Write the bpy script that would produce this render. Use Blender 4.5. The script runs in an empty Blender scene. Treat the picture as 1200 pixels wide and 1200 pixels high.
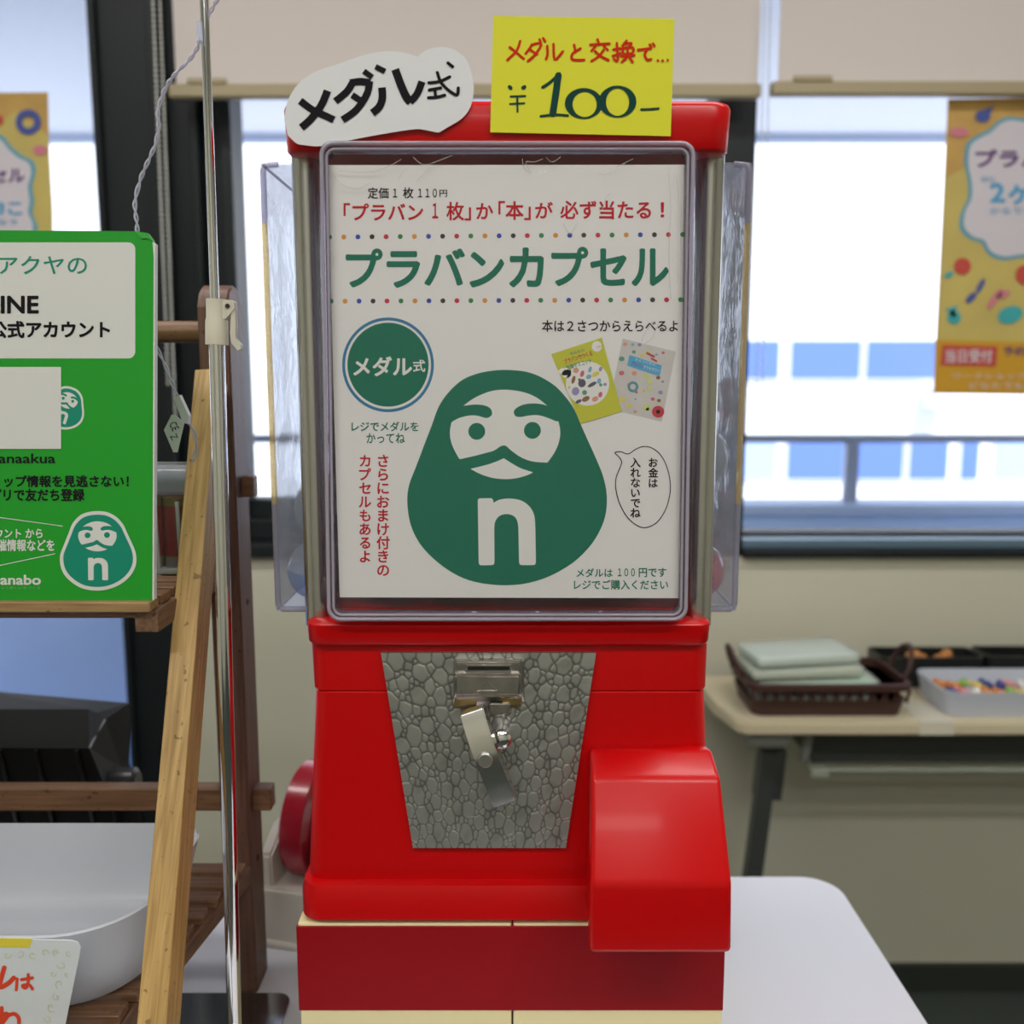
import bpy, bmesh, math, random
from mathutils import Vector, Matrix
from mathutils.geometry import tessellate_polygon
random.seed(7)
PI = math.pi
SC = bpy.context.scene
COL = SC.collection

# ---------------------------------------------------------------- camera, world, lights, exposure
H, PITCH, F = 1.28, math.radians(8.0), 1100.0
cd = bpy.data.cameras.new('camera'); cam = bpy.data.objects.new('camera', cd); COL.objects.link(cam)
cam.location = (0, 0, H); cam.rotation_euler = (PI/2 - PITCH, 0, 0)
cd.sensor_width = 36; cd.lens = 36*F/1200; cd.clip_start = 0.02; cd.clip_end = 200
cd.dof.use_dof = True; cd.dof.focus_distance = 0.67; cd.dof.aperture_fstop = 5.0
SC.camera = cam
SC.view_settings.view_transform = 'Standard'; SC.view_settings.look = 'None'
SC.view_settings.exposure = 0.0; SC.view_settings.gamma = 1.0
SC.view_settings.use_curve_mapping = False

w = bpy.data.worlds.new('sky'); SC.world = w; w.use_nodes = True
bg = w.node_tree.nodes['Background']
bg.inputs[0].default_value = (0.74, 0.81, 1.0, 1); bg.inputs[1].default_value = 1.9

def light(name, kind, loc, rot, energy, size=(1, 1), color=(1, 1, 1)):
    l = bpy.data.lights.new(name, kind); o = bpy.data.objects.new(name, l); COL.objects.link(o)
    o.location = loc; o.rotation_euler = rot; l.energy = energy; l.color = color
    if kind == 'AREA':
        l.shape = 'RECTANGLE'; l.size, l.size_y = size
    return o
sun = light('sun', 'SUN', (0, -4, 12), (math.radians(48), 0, math.radians(14)), 6.0, color=(1, .97, .92))
sun.data.angle = math.radians(1.0)
CEIL = 2.55
LAMPS = [(-0.75, -0.55, 17), (0.75, -0.55, 17), (-0.75, 0.75, 11), (0.75, 0.75, 11), (0, -1.7, 13)]
for (x, y, e) in LAMPS:
    light('ceiling_lamp', 'AREA', (x, y, CEIL-0.062), (0, 0, 0), e, (1.1, .22), (1.0, .98, .945))

# ---------------------------------------------------------------- pixel helpers
CP, SP = math.cos(PITCH), math.sin(PITCH)
def P(px, py, Y):                       # the point on the upright plane at depth Y seen at a pixel of the photograph
    a, b = (px-600)/F, (600-py)/F
    dy = CP + b*SP; dz = -SP + b*CP; s = Y/dy
    return Vector((a*s, Y, H + dz*s))
def X(px, py, Y): return P(px, py, Y).x
def Z(py, Y): return P(600, py, Y).z

# ---------------------------------------------------------------- materials
MATS = {}
def mat(name, col=(.8, .8, .8), rough=.5, metal=0.0, coat=0.0, spec=.5, bump=None, emit=None, noise=None, alpha=1):
    if name in MATS: return MATS[name]
    m = bpy.data.materials.new(name); m.use_nodes = True; nt = m.node_tree
    b = nt.nodes['Principled BSDF']
    b.inputs['Base Color'].default_value = (*col, 1); b.inputs['Roughness'].default_value = rough
    b.inputs['Metallic'].default_value = metal; b.inputs['Coat Weight'].default_value = coat
    b.inputs['Coat Roughness'].default_value = .08
    b.inputs['Specular IOR Level'].default_value = spec
    tc = nt.nodes.new('ShaderNodeTexCoord')
    if noise:                            # (scale, amount): slight mottling of the colour
        n = nt.nodes.new('ShaderNodeTexNoise'); n.inputs['Scale'].default_value = noise[0]; n.inputs['Detail'].default_value = 5
        nt.links.new(tc.outputs['Object'], n.inputs['Vector'])
        mx = nt.nodes.new('ShaderNodeMix'); mx.data_type = 'RGBA'
        mx.inputs[6].default_value = (*[c*(1-noise[1]) for c in col], 1); mx.inputs[7].default_value = (*[min(1, c*(1+noise[1])) for c in col], 1)
        nt.links.new(n.outputs[0], mx.inputs[0]); nt.links.new(mx.outputs[2], b.inputs['Base Color'])
    if bump:                             # (scale, strength, distance)
        n = nt.nodes.new('ShaderNodeTexNoise'); n.inputs['Scale'].default_value = bump[0]; n.inputs['Detail'].default_value = 3
        nt.links.new(tc.outputs['Object'], n.inputs['Vector'])
        bp = nt.nodes.new('ShaderNodeBump'); bp.inputs['Strength'].default_value = bump[1]; bp.inputs['Distance'].default_value = bump[2]
        nt.links.new(n.outputs[0], bp.inputs['Height']); nt.links.new(bp.outputs[0], b.inputs['Normal'])
    MATS[name] = m
    return m

def clear(name, tint=(1, 1, 1), ior=1.5, rough=.03, bump=None, haze=0.0, hazecol=(.8, .85, .95)):
    """thin clear plastic or glass: transparent with Fresnel gloss, optionally a little milky"""
    if name in MATS: return MATS[name]
    m = bpy.data.materials.new(name); m.use_nodes = True; nt = m.node_tree
    nt.nodes.remove(nt.nodes['Principled BSDF']); out = nt.nodes['Material Output']
    tr = nt.nodes.new('ShaderNodeBsdfTransparent'); tr.inputs[0].default_value = (*tint, 1)
    gl = nt.nodes.new('ShaderNodeBsdfGlossy'); gl.inputs['Roughness'].default_value = rough
    f0 = ((ior-1)/(ior+1))**2            # same reflectance from either side of a thin sheet
    lw = nt.nodes.new('ShaderNodeLayerWeight'); lw.inputs[0].default_value = .5
    pw = nt.nodes.new('ShaderNodeMath'); pw.operation = 'POWER'; pw.inputs[1].default_value = 4.0
    fr = nt.nodes.new('ShaderNodeMath'); fr.operation = 'MULTIPLY_ADD'; fr.inputs[1].default_value = 1-f0; fr.inputs[2].default_value = f0; fr.use_clamp = True
    nt.links.new(lw.outputs['Facing'], pw.inputs[0]); nt.links.new(pw.outputs[0], fr.inputs[0])
    mx = nt.nodes.new('ShaderNodeMixShader')
    nt.links.new(fr.outputs[0], mx.inputs[0]); nt.links.new(tr.outputs[0], mx.inputs[1]); nt.links.new(gl.outputs[0], mx.inputs[2])
    last = mx
    if haze:
        df = nt.nodes.new('ShaderNodeBsdfDiffuse'); df.inputs[0].default_value = (*hazecol, 1)
        m2 = nt.nodes.new('ShaderNodeMixShader'); m2.inputs[0].default_value = haze
        nt.links.new(mx.outputs[0], m2.inputs[1]); nt.links.new(df.outputs[0], m2.inputs[2]); last = m2
    if bump:
        tc = nt.nodes.new('ShaderNodeTexCoord')
        n = nt.nodes.new('ShaderNodeTexNoise'); n.inputs['Scale'].default_value = bump[0]; n.inputs['Detail'].default_value = 2
        n.inputs['Distortion'].default_value = 1.2
        nt.links.new(tc.outputs['Object'], n.inputs['Vector'])
        bp = nt.nodes.new('ShaderNodeBump'); bp.inputs['Strength'].default_value = bump[1]; bp.inputs['Distance'].default_value = bump[2]
        nt.links.new(n.outputs[0], bp.inputs['Height'])
        nt.links.new(bp.outputs[0], gl.inputs['Normal']); nt.links.new(bp.outputs[0], lw.inputs['Normal'])
    nt.links.new(last.outputs[0], out.inputs[0])
    MATS[name] = m
    return m

def wood(name, c1, c2, axis='X', rough=.5, sc=60, tilt=0):
    if name in MATS: return MATS[name]
    m = bpy.data.materials.new(name); m.use_nodes = True; nt = m.node_tree; b = nt.nodes['Principled BSDF']
    b.inputs['Roughness'].default_value = rough
    tc = nt.nodes.new('ShaderNodeTexCoord'); mp = nt.nodes.new('ShaderNodeMapping')
    s = [sc, sc, sc]; s['XYZ'.index(axis)] = sc*.05
    mp.inputs['Scale'].default_value = s
    m0 = nt.nodes.new('ShaderNodeMapping'); m0.inputs['Rotation'].default_value = (tilt, 0, 0)
    n = nt.nodes.new('ShaderNodeTexNoise'); n.inputs['Scale'].default_value = 1.6; n.inputs['Detail'].default_value = 7; n.inputs['Distortion'].default_value = .4
    r = nt.nodes.new('ShaderNodeValToRGB'); r.color_ramp.elements[0].position = .32; r.color_ramp.elements[1].position = .68
    r.color_ramp.elements[0].color = (*c1, 1); r.color_ramp.elements[1].color = (*c2, 1)
    n2 = nt.nodes.new('ShaderNodeTexNoise'); n2.inputs['Scale'].default_value = 170; n2.inputs['Detail'].default_value = 2
    r2 = nt.nodes.new('ShaderNodeValToRGB'); r2.color_ramp.elements[0].position = .27; r2.color_ramp.elements[1].position = .34
    r2.color_ramp.elements[0].color = (.35, .28, .2, 1); r2.color_ramp.elements[1].color = (1, 1, 1, 1)
    mx = nt.nodes.new('ShaderNodeMix'); mx.data_type = 'RGBA'; mx.blend_type = 'MULTIPLY'; mx.inputs[0].default_value = .8
    bp = nt.nodes.new('ShaderNodeBump'); bp.inputs['Strength'].default_value = .25; bp.inputs['Distance'].default_value = .001
    L = nt.links.new
    L(tc.outputs['Object'], m0.inputs[0]); L(m0.outputs[0], mp.inputs[0]); L(mp.outputs[0], n.inputs['Vector']); L(n.outputs[0], r.inputs[0])
    L(tc.outputs['Object'], n2.inputs['Vector']); L(n2.outputs[0], r2.inputs[0])
    L(r.outputs[0], mx.inputs[6]); L(r2.outputs[0], mx.inputs[7]); L(mx.outputs[2], b.inputs['Base Color'])
    L(n.outputs[0], bp.inputs['Height']); L(bp.outputs[0], b.inputs['Normal'])
    MATS[name] = m
    return m

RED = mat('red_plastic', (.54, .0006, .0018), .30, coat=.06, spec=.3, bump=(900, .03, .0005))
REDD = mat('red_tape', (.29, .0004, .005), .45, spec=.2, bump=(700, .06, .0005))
CREAM = mat('cream_board', (.83, .74, .42), .5)
CHROME = mat('chrome', (.80, .80, .80), .10, metal=1)
BRUSH = mat('brushed_metal', (.52, .515, .495), .22, metal=1, bump=(400, .05, .0005))
WORN = mat('worn_zinc', (.47, .44, .41), .28, metal=1, noise=(160, .35), bump=(300, .15, .0006))
PLATE = None
PAPER = mat('paper', (.80, .795, .775), .6)
BLACK = mat('black_ink', (.012, .010, .013), .8, spec=.15)
INKRED = mat('red_ink', (.52, .004, .016), .7, spec=.2)
INKGRN = mat('green_ink', (.008, .17, .105), .7, spec=.2)
INKWHT = mat('white_ink', (.80, .80, .77), .5)
YELLOW = mat('yellow_card', (.72, .70, .008), .6, bump=(900, .1, .0004))
DARK = mat('dark_frame', (.010, .014, .016), .45, spec=.3)
WALL = mat('wall_paint', (.62, .605, .485), .8, bump=(350, .15, .001))

# ---------------------------------------------------------------- object helpers
def tag(o, label=None, cat=None, group=None, kind=None):
    if label: o['label'] = label
    if cat: o['category'] = cat
    if group: o['group'] = group
    if kind: o['kind'] = kind
    return o
def root(name, loc, label, cat, group=None):
    o = bpy.data.objects.new(name, None); COL.objects.link(o); o.location = loc; o.empty_display_size = .05
    return tag(o, label, cat, group)
def wl(o):
    v = Vector(o.location)
    while o.parent: o = o.parent; v += Vector(o.location)
    return v
def obj(name, bm, m, parent=None, smooth=None, label=None, kind=None):
    """link the bmesh (made in world coordinates) as one mesh object; its origin goes to its base or to its parent's"""
    me = bpy.data.meshes.new(name)
    bmesh.ops.recalc_face_normals(bm, faces=bm.faces) if len(bm.faces) > 1 else None
    bm.to_mesh(me); bm.free()
    o = bpy.data.objects.new(name, me); COL.objects.link(o)
    me.materials.append(m)
    if parent:
        me.transform(Matrix.Translation(-wl(parent))); o.parent = parent
    elif len(me.vertices):
        xs = [v.co.x for v in me.vertices]; ys = [v.co.y for v in me.vertices]; zs = [v.co.z for v in me.vertices]
        c = Vector(((min(xs)+max(xs))/2, (min(ys)+max(ys))/2, min(zs)))
        me.transform(Matrix.Translation(-c)); o.location = c
    if smooth is not None:
        me.polygons.foreach_set('use_smooth', [True]*len(me.polygons))
        if smooth < 180: me.set_sharp_from_angle(angle=math.radians(smooth))
    if label: o['label'] = label
    if kind: o['kind'] = kind
    return o
def dup(r, loc, rot=None, label=None, group=None):
    c = r.copy(); COL.objects.link(c); c.location = loc
    if rot: c.rotation_euler = rot
    if label: c['label'] = label
    if group: c['group'] = group
    for ch in list(r.children):
        d = ch.copy(); COL.objects.link(d); d.parent = c
        for g in list(ch.children):
            e = g.copy(); COL.objects.link(e); e.parent = d
    return c
def BM(): return bmesh.new()
def box(bm, x0, x1, y0, y1, z0, z1, bev=0, seg=2):
    t = bmesh.new(); bmesh.ops.create_cube(t, size=1)
    for v in t.verts:
        v.co = Vector((x0+(x1-x0)*(v.co.x+.5), y0+(y1-y0)*(v.co.y+.5), z0+(z1-z0)*(v.co.z+.5)))
    if bev: bmesh.ops.bevel(t, geom=t.edges[:], offset=bev, segments=seg, affect='EDGES', profile=.5)
    merge(bm, t); return bm
def merge(bm, t, M=None):
    if M is not None: bmesh.ops.transform(t, matrix=M, verts=t.verts)
    me = bpy.data.meshes.new('tmp'); t.to_mesh(me); t.free(); bm.from_mesh(me); bpy.data.meshes.remove(me)
def B(*a, **k): return box(BM(), *a, **k)
def beam(p0, p1, wx, wy, bev=.001):
    """a bar from p0 to p1, wx across (world X side) and wy deep"""
    p0, p1 = Vector(p0), Vector(p1); d = p1-p0; t = bmesh.new(); L = d.length
    box(t, -wx/2, wx/2, -wy/2, wy/2, 0, L, bev)
    z = d.normalized(); x = Vector((1, 0, 0)) - z*z.x
    if x.length < .1: x = Vector((0, 1, 0)) - z*z.y
    x.normalize(); y = z.cross(x)
    M = Matrix.Translation(p0) @ Matrix((x, y, z)).transposed().to_4x4()
    bm = BM(); merge(bm, t, M); return bm
def ring_loft(bm, rings, cap=True):
    R = [[bm.verts.new(p) for p in r] for r in rings]
    n = len(R[0])
    for a, b in zip(R, R[1:]):
        for i in range(n): bm.faces.new((a[i], a[(i+1) % n], b[(i+1) % n], b[i]))
    if cap: bm.faces.new(R[0][::-1]); bm.faces.new(R[-1])
    return bm
def rrect(x0, x1, y0, y1, z, r, seg=5):
    pts = []
    for cx, cy, a0 in ((x1-r, y1-r, 0), (x0+r, y1-r, 90), (x0+r, y0+r, 180), (x1-r, y0+r, 270)):
        for i in range(seg+1):
            a = math.radians(a0+90*i/seg); pts.append(Vector((cx+r*math.cos(a), cy+r*math.sin(a), z)))
    return pts
def vloft(secs):                        # sections (z, x0, x1, y0, y1, r)
    return ring_loft(BM(), [rrect(x0, x1, y0, y1, z, r) for (z, x0, x1, y0, y1, r) in secs])
def tube(bm, pts, r, seg=10, cap=True):
    pts = [Vector(p) for p in pts]; rings = []
    rr = r if isinstance(r, (list, tuple)) else [r]*len(pts)
    up = None
    for i, p in enumerate(pts):
        d = (pts[min(i+1, len(pts)-1)]-pts[max(i-1, 0)]).normalized()
        if up is None:
            up = Vector((0, 1, 0)) if abs(d.y) < .8 else Vector((1, 0, 0))
        x = (up - d*up.dot(d)).normalized(); up = x; y = d.cross(x)
        rings.append([p + (x*math.cos(2*PI*k/seg)+y*math.sin(2*PI*k/seg))*rr[i] for k in range(seg)])
    return ring_loft(bm, rings, cap)
def T(pts, r, seg=10): return tube(BM(), pts, r, seg)
def smoothline(pts, n=6, closed=False):
    out = []; N = len(pts); rng = range(N if closed else N-1)
    g = (lambda i: pts[i % N]) if closed else (lambda i: pts[max(0, min(N-1, i))])
    for i in rng:
        p0, p1, p2, p3 = g(i-1), g(i), g(i+1), g(i+2)
        for k in range(n):
            t = k/n
            out.append(tuple(.5*((2*b)+(-a+c)*t+(2*a-5*b+4*c-d)*t*t+(-a+3*b-3*c+d)*t**3) for a, b, c, d in zip(p0, p1, p2, p3)))
    if not closed: out.append(tuple(pts[-1]))
    return out
def px_plate(poly, Y, t, bev=0):        # an upright plate traced in pixels, front face at Y, t thick
    bm = BM(); f = [bm.verts.new(P(x, y, Y)) for x, y in poly]; b = [bm.verts.new(v.co+Vector((0, t, 0))) for v in f]
    n = len(f); tri = tessellate_polygon([[v.co for v in f]])
    for a in tri:
        bm.faces.new([f[i] for i in a]); bm.faces.new([b[i] for i in reversed(a)])
    for i in range(n): bm.faces.new((f[i], f[(i+1) % n], b[(i+1) % n], b[i]))
    return bm
def flat(bm, poly, Y):
    vs = [Vector((x, y, 0)) for x, y in poly]; q = [bm.verts.new(P(x, y, Y)) for x, y in poly]
    for a in tessellate_polygon([vs]):
        try: bm.faces.new([q[i] for i in a])
        except ValueError: pass
    return bm
def flats(polys, Y):
    bm = BM()
    for p in polys: flat(bm, p, Y)
    return bm
def ell(cx, cy, rx, ry=None, n=28, rot=0):
    ry = ry or rx
    return [(cx+rx*math.cos(2*PI*i/n)*math.cos(rot)-ry*math.sin(2*PI*i/n)*math.sin(rot),
             cy+rx*math.cos(2*PI*i/n)*math.sin(rot)+ry*math.sin(2*PI*i/n)*math.cos(rot)) for i in range(n)]
def annulus(bm, outer, inner, Y):
    a = [bm.verts.new(P(x, y, Y)) for x, y in outer]; b = [bm.verts.new(P(x, y, Y)) for x, y in inner]
    n = len(a)
    for i in range(n): bm.faces.new((a[i], a[(i+1) % n], b[(i+1) % n], b[i]))
    return bm
def strokes(lines, wd, Y, sc=1.0, off=(0, 0), taper=False, n=5, caps=True):
    """pen strokes: polylines in zoomed pixels -> flat ribbons"""
    bm = BM()
    for li, ln in enumerate(lines):
        wv = wd
        if isinstance(ln[0], (int, float)): wv = ln[0]; ln = ln[1:]
        pts = [(off[0]+x/sc, off[1]+y/sc) for x, y in ln]
        pts = smoothline(pts, n) if len(pts) > 2 else pts
        h = wv/sc/2; L = []; R = []
        for i, p in enumerate(pts):
            a = pts[max(0, i-1)]; b = pts[min(len(pts)-1, i+1)]; dx, dy = b[0]-a[0], b[1]-a[1]; l = math.hypot(dx, dy) or 1
            L.append((p[0]-dy/l*h, p[1]+dx/l*h)); R.append((p[0]+dy/l*h, p[1]-dx/l*h))
        yo = Y - li*1.0e-5
        lv = [bm.verts.new(P(x, y, yo-i*2e-6)) for i, (x, y) in enumerate(L)]; rv = [bm.verts.new(P(x, y, yo-i*2e-6)) for i, (x, y) in enumerate(R)]
        for i in range(len(lv)-1): bm.faces.new((lv[i], lv[i+1], rv[i+1], rv[i]))
        if caps:
            for ei, e in enumerate((pts[0], pts[-1])): flat(bm, ell(e[0], e[1], h*.98, n=12), yo+1e-5*(1-ei)-ei*(len(pts)*2e-6+5e-6))
    return bm

def text_mesh(body, bold=0.0, res=3):
    c = bpy.data.curves.new('lettering', 'FONT'); c.body = body; c.resolution_u = res
    c.fill_mode = 'FRONT'
    o = bpy.data.objects.new('lettering', c); COL.objects.link(o)
    dg = bpy.context.evaluated_depsgraph_get(); dg.update()
    me = bpy.data.meshes.new_from_object(o.evaluated_get(dg))
    bpy.data.objects.remove(o); bpy.data.curves.remove(c)
    if bold > 0:
        bm = BM(); k = 8 if bold > .015 else 6
        for i in range(k):
            n0 = len(bm.verts); bm.from_mesh(me); bm.verts.ensure_lookup_table()
            d = Vector((math.cos(2*PI*i/k)*bold, math.sin(2*PI*i/k)*bold, 1+i))
            for v in bm.verts[n0:]: v.co += d
        bm.to_mesh(me); bm.free()
    return me
def letter(parent, body, bbox, Y, m, bold=0.0, rot=0, label=None, res=3, name='lettering'):
    """writing fitted to a pixel box on the upright plane at Y"""
    me = text_mesh(body, bold, res)
    xs = [v.co.x for v in me.vertices]; ys = [v.co.y for v in me.vertices]
    if not xs: return None
    x0, x1, y0, y1 = min(xs), max(xs), min(ys), max(ys); X0, Y0, X1, Y1 = bbox
    cx, cy = (X0+X1)/2, (Y0+Y1)/2; cr, sr = math.cos(rot), math.sin(rot)
    for v in me.vertices:
        px = X0+(v.co.x-x0)/(x1-x0)*(X1-X0); py = Y1-(v.co.y-y0)/(y1-y0)*(Y1-Y0)
        if rot: px, py = cx+(px-cx)*cr-(py-cy)*sr, cy+(px-cx)*sr+(py-cy)*cr
        v.co = P(px, py, Y-1.1e-5*v.co.z)
    me.transform(Matrix.Translation(-wl(parent)))
    me.materials.clear(); me.materials.append(m)
    o = bpy.data.objects.new(name, me); COL.objects.link(o); o.parent = parent
    if label: o['label'] = label
    return o
def column(parent, body, x0, x1, y0, y1, Y, m, bold=0.0):
    """vertical writing, one mesh per column"""
    n = len(body); st = (y1-y0)/n; bm = BM()
    for i, ch in enumerate(body):
        me = text_mesh(ch, bold)
        xs = [v.co.x for v in me.vertices]; ys = [v.co.y for v in me.vertices]
        cx, cy = (min(xs)+max(xs))/2, .38
        s = (x1-x0)/.92
        for v in me.vertices: v.co = P((x0+x1)/2+(v.co.x-cx)*s, y0+st*(i+.5)-(v.co.y-cy)*s, Y-1.1e-5*v.co.z)
        bm.from_mesh(me); bpy.data.meshes.remove(me)
    return obj('lettering', bm, m, parent)

# ================================================================ THE SETTING
WY = 1.835                               # inner face of the window wall
XL, XR, YB = -2.3, 2.6, -2.6
ZS = Z(652, WY)                          # window sill height
ZT = 2.30
def struct(name, bm, m, **k): return tag(obj(name, bm, m, **k), kind='structure')
FLOOR = mat('dark_carpet', (.035, .045, .038), .9, bump=(500, .3, .002))
struct('floor', B(XL-.1, XR+.1, YB-.1, WY+.1, -.05, 0), FLOOR)
struct('ceiling', B(XL-.1, XR+.1, YB-.1, WY+.1, CEIL, CEIL+.08), mat('ceiling_paint', (.75, .74, .70), .9, bump=(80, .2, .002)))
struct('wall_left', B(XL-.1, XL, YB, WY, 0, CEIL), WALL)
struct('wall_right', B(XR, XR+.1, YB, WY, 0, CEIL), WALL)
struct('wall_back', B(XL-.1, XR+.1, YB-.1, YB, 0, CEIL), WALL)
XA, XA2, XB0, XB1 = -.78, -.67, .385, .457
wb = BM()                               # window wall: below the sill, above the head, and the right end
box(wb, XA2, XR, WY, WY+.14, 0, ZS); box(wb, XL, XR, WY, WY+.14, ZT, CEIL); box(wb, 2.2, XR, WY, WY+.14, ZS, ZT)
struct('wall_window', wb, WALL)
for i, (x, y, e) in enumerate(LAMPS):   # ceiling light housings
    r = root('ceiling_light', (x, y, CEIL), 'long white ceiling light fitting overhead, out of the picture', 'ceiling light', 'ceiling light fittings')
    obj('housing', B(x-.58, x+.58, y-.13, y+.13, CEIL-.055, CEIL, .006), mat('lamp_housing', (.8, .8, .8), .4), r)

GLASS = clear('window_glass', (.97, .985, .99), 1.35, .02)
WIRED = clear('wired_glass', (.93, .96, .98), 1.35, .05, haze=.06)
FR = DARK
# door on the left: a full-height pane of wired glass in a dark frame
d1 = root('door_1', (-1.3, WY, 0), None, None); tag(d1, kind='structure')
obj('door_glass', B(-2.15, XA, WY+.05, WY+.056, .10, ZT), WIRED, d1)
bm = BM(); box(bm, -2.3, -2.15, WY, WY+.14, 0, ZT); box(bm, -2.15, XA, WY+.01, WY+.09, 0, .10)
obj('door_frame', bm, FR, d1)
bm = BM(); box(bm, XA, XA+.012, WY-.004, WY+.14, 0, ZT); box(bm, XA+.012, XA2+.012, WY+.012, WY+.14, 0, ZT)
box(bm, XA2, XA2+.02, WY-.012, WY+.10, ZS, ZT, .002)
box(bm, XA2+.02, -.60, WY+.03, WY+.14, ZS, ZT); box(bm, -.602, -.588, WY-.002, WY+.10, ZS, ZT, .002)
box(bm, -.588, -.55, WY+.04, WY+.14, ZS, ZT); box(bm, -.552, -.53, WY+.015, WY+.10, ZS, ZT, .002)
struct('trim_1', bm, FR)
# window 1 (behind the machine) and window 2 (right)
def window(name, x0, x1, zb, rail):
    r = root(name, ((x0+x1)/2, WY, ZS), None, None); tag(r, kind='structure')
    obj('pane', B(x0, x1, WY+.060, WY+.066, zb, ZT), GLASS, r)
    bm = BM(); z1 = ZS+.0
    for (a, b, y0) in rail: box(bm, x0-.002, x1+.002, WY+y0, WY+.10, a, b, .003)
    obj('window_frame', bm, FR, r)
    return r
zl = Z(588, WY)
window('window_1', -.53, XB0, zl, [(ZS, ZS+.028, -.02), (ZS+.028, ZS+.07, .03), (ZS+.07, zl, .045)])
zr = Z(628, WY)
w2 = window('window_2', XB1, 2.2, zr, [(ZS, Z(643, WY), -.02), (Z(632, WY), zr, .045)])
obj('sash_rail', B(XB1, 2.2, WY+.0, WY+.08, Z(643, WY), Z(632, WY), .003), mat('rail_steel_blue_reflection', (.16, .25, .34), .3, metal=.4), w2)  # reflection on the sash rail put into its steel-blue colour
struct('trim_2', B(XB0, XB1, WY+.0, WY+.12, ZS, ZT, .003), FR)
struct('baseboard_window', B(XA2, XR, WY-.012, WY, 0, .06, .002), mat('baseboard_vinyl', (.03, .035, .03), .5))

# ---------------------------------------------------------------- outside
EXT = mat('exterior_concrete', (.86, .84, .84), .9, bump=(30, .4, .01), noise=(60, .12))
PARB = mat('parapet_blue_shade', (.46, .60, .88), .8, noise=(3, .12))  # bluish-grey paint; blue of sky-lit shade put into parapet, cap and floor colours
bal = root('balcony', (0, 2.4, 0), 'balcony outside the windows with a low parapet and railing, blue sky-lit shade put into its colour', 'balcony')
obj('balcony_floor', B(-4, 6, WY+.15, 2.85, 0, .16), mat('balcony_floor_blue_shade', (.24, .38, .70), .8), bal)
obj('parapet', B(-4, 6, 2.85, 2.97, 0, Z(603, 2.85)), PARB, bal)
obj('parapet_cap', B(-4, 6, 2.83, 2.99, Z(603, 2.85), Z(591, 2.85), .004), mat('parapet_cap_blue_shade', (.42, .52, .72), .7), bal)
rm = mat('railing_paint', (.33, .38, .50), .5)
zc = Z(514, 2.9)
obj('handrail', B(-4, 6, 2.88, 2.92, zc-.013, zc+.013, .004), rm, bal)
xp = X(996, 570, 2.9)
for k in range(-3, 4):
    obj('railing_post', B(xp+k*1.35-.02, xp+k*1.35+.02, 2.885, 2.915, Z(592, 2.9), zc-.012, .003), rm, bal)
sf = root('balcony_soffit', (0, 3.2, 2.4), 'pale textured soffit over the balcony outside', 'soffit')
obj('slab', B(-6, 8, WY+.15, 4.1, 2.30, 2.50), EXT, sf)
obj('slab_edge', B(-6, 8, 4.1, 4.16, 2.27, 2.50, .005), mat('soffit_edge', (.45, .50, .62), .7), sf)
obj('slab_light_strip', B(-6, -2.2, 3.3, 3.42, 2.285, 2.302, .003), mat('soffit_strip', (.85, .85, .80), .7), sf)

BY = 9.0
bd = root('opposite_building', (1, BY, -4), 'white sunlit building across the street with bands of blue windows', 'building')
obj('facade', B(-14, 16, BY, BY+4, -8, 7), mat('white_facade', (.86, .85, .84), .9), bd)
gb = mat('far_window_glass', (.10, .18, .47), .6)
gb2 = mat('far_window_glass_pale', (.36, .47, .74), .6)
fw = mat('far_window_frame', (.75, .77, .83), .6)
def farwin(x0, x1, y0, y1, m=gb):
    a, b = P(x0, y1, BY), P(x1, y0, BY)
    f = obj('window', B(a.x, b.x, BY-.04, BY+.02, a.z, b.z), fw, bd)
    obj('pane', B(a.x+.02, b.x-.02, BY-.05, BY-.035, a.z+.02, b.z-.02), m, f)
for (x0, x1) in ((870, 915), (922, 1010), (1010, 1100), (1112, 1250), (1262, 1400)): farwin(x0, x1, 397, 446)
for (x0, x1) in ((868, 911, ), (918, 990), (990, 1060), (1060, 1112), (1120, 1148), (1158, 1250), (1262, 1400)): farwin(x0, x1, 516, 563, gb2 if x0 in (868, 1158) else gb)
for (x0, x1) in ((302, 314), (180, 280), (60, 170), (-60, 50)): farwin(x0, x1, 436, 454, gb2)
for (x0, x1, y0, y1) in ((908, 931, 308, 316), (908, 931, 318, 326), (974, 992, 311, 325), (1010, 1022, 312, 324), (1070, 1092, 313, 325)): farwin(x0, x1, y0, y1, gb2)
a = P(1078, 478, BY); b = P(1104, 452, BY)
obj('balcony_box', B(a.x, b.x, BY-.3, BY, a.z, b.z), fw, bd)
struct('ground', B(-20, 22, 4.3, BY, -4.2, -4.0), mat('street', (.35, .40, .50), .9))

# ---------------------------------------------------------------- shades with pull chains
SHADE = mat('shade_fabric', (.70, .635, .60), .85, bump=(1200, .2, .0005))
BARM = mat('shade_bar', (.40, .33, .20), .5)
def shade(x0, x1, y, pyb, clip, label):
    zb = Z(pyb, y)
    r = root('roller_shade', ((x0+x1)/2, y, zb), label, 'roller shade')
    obj('fabric', B(x0, x1, y-.0006, y+.0006, zb+.006, 2.42), SHADE, r)
    bm = BM(); box(bm, x0-.012, x1+.004, y-.011, y+.011, zb-.010, zb+.014, .004); obj('bottom_bar', bm, BARM, r)
    obj('roller', T([(x0, y+.0, 2.43), (x1, y, 2.43)], .022, 16), mat('roller_tube', (.6, .58, .54), .4), r, smooth=40)
    obj('chain_clip', B(clip-.035, clip+.035, y-.014, y-.010, zb+.012, zb+.022, .002), BARM, r)
    return r
yS = 1.77
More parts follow.
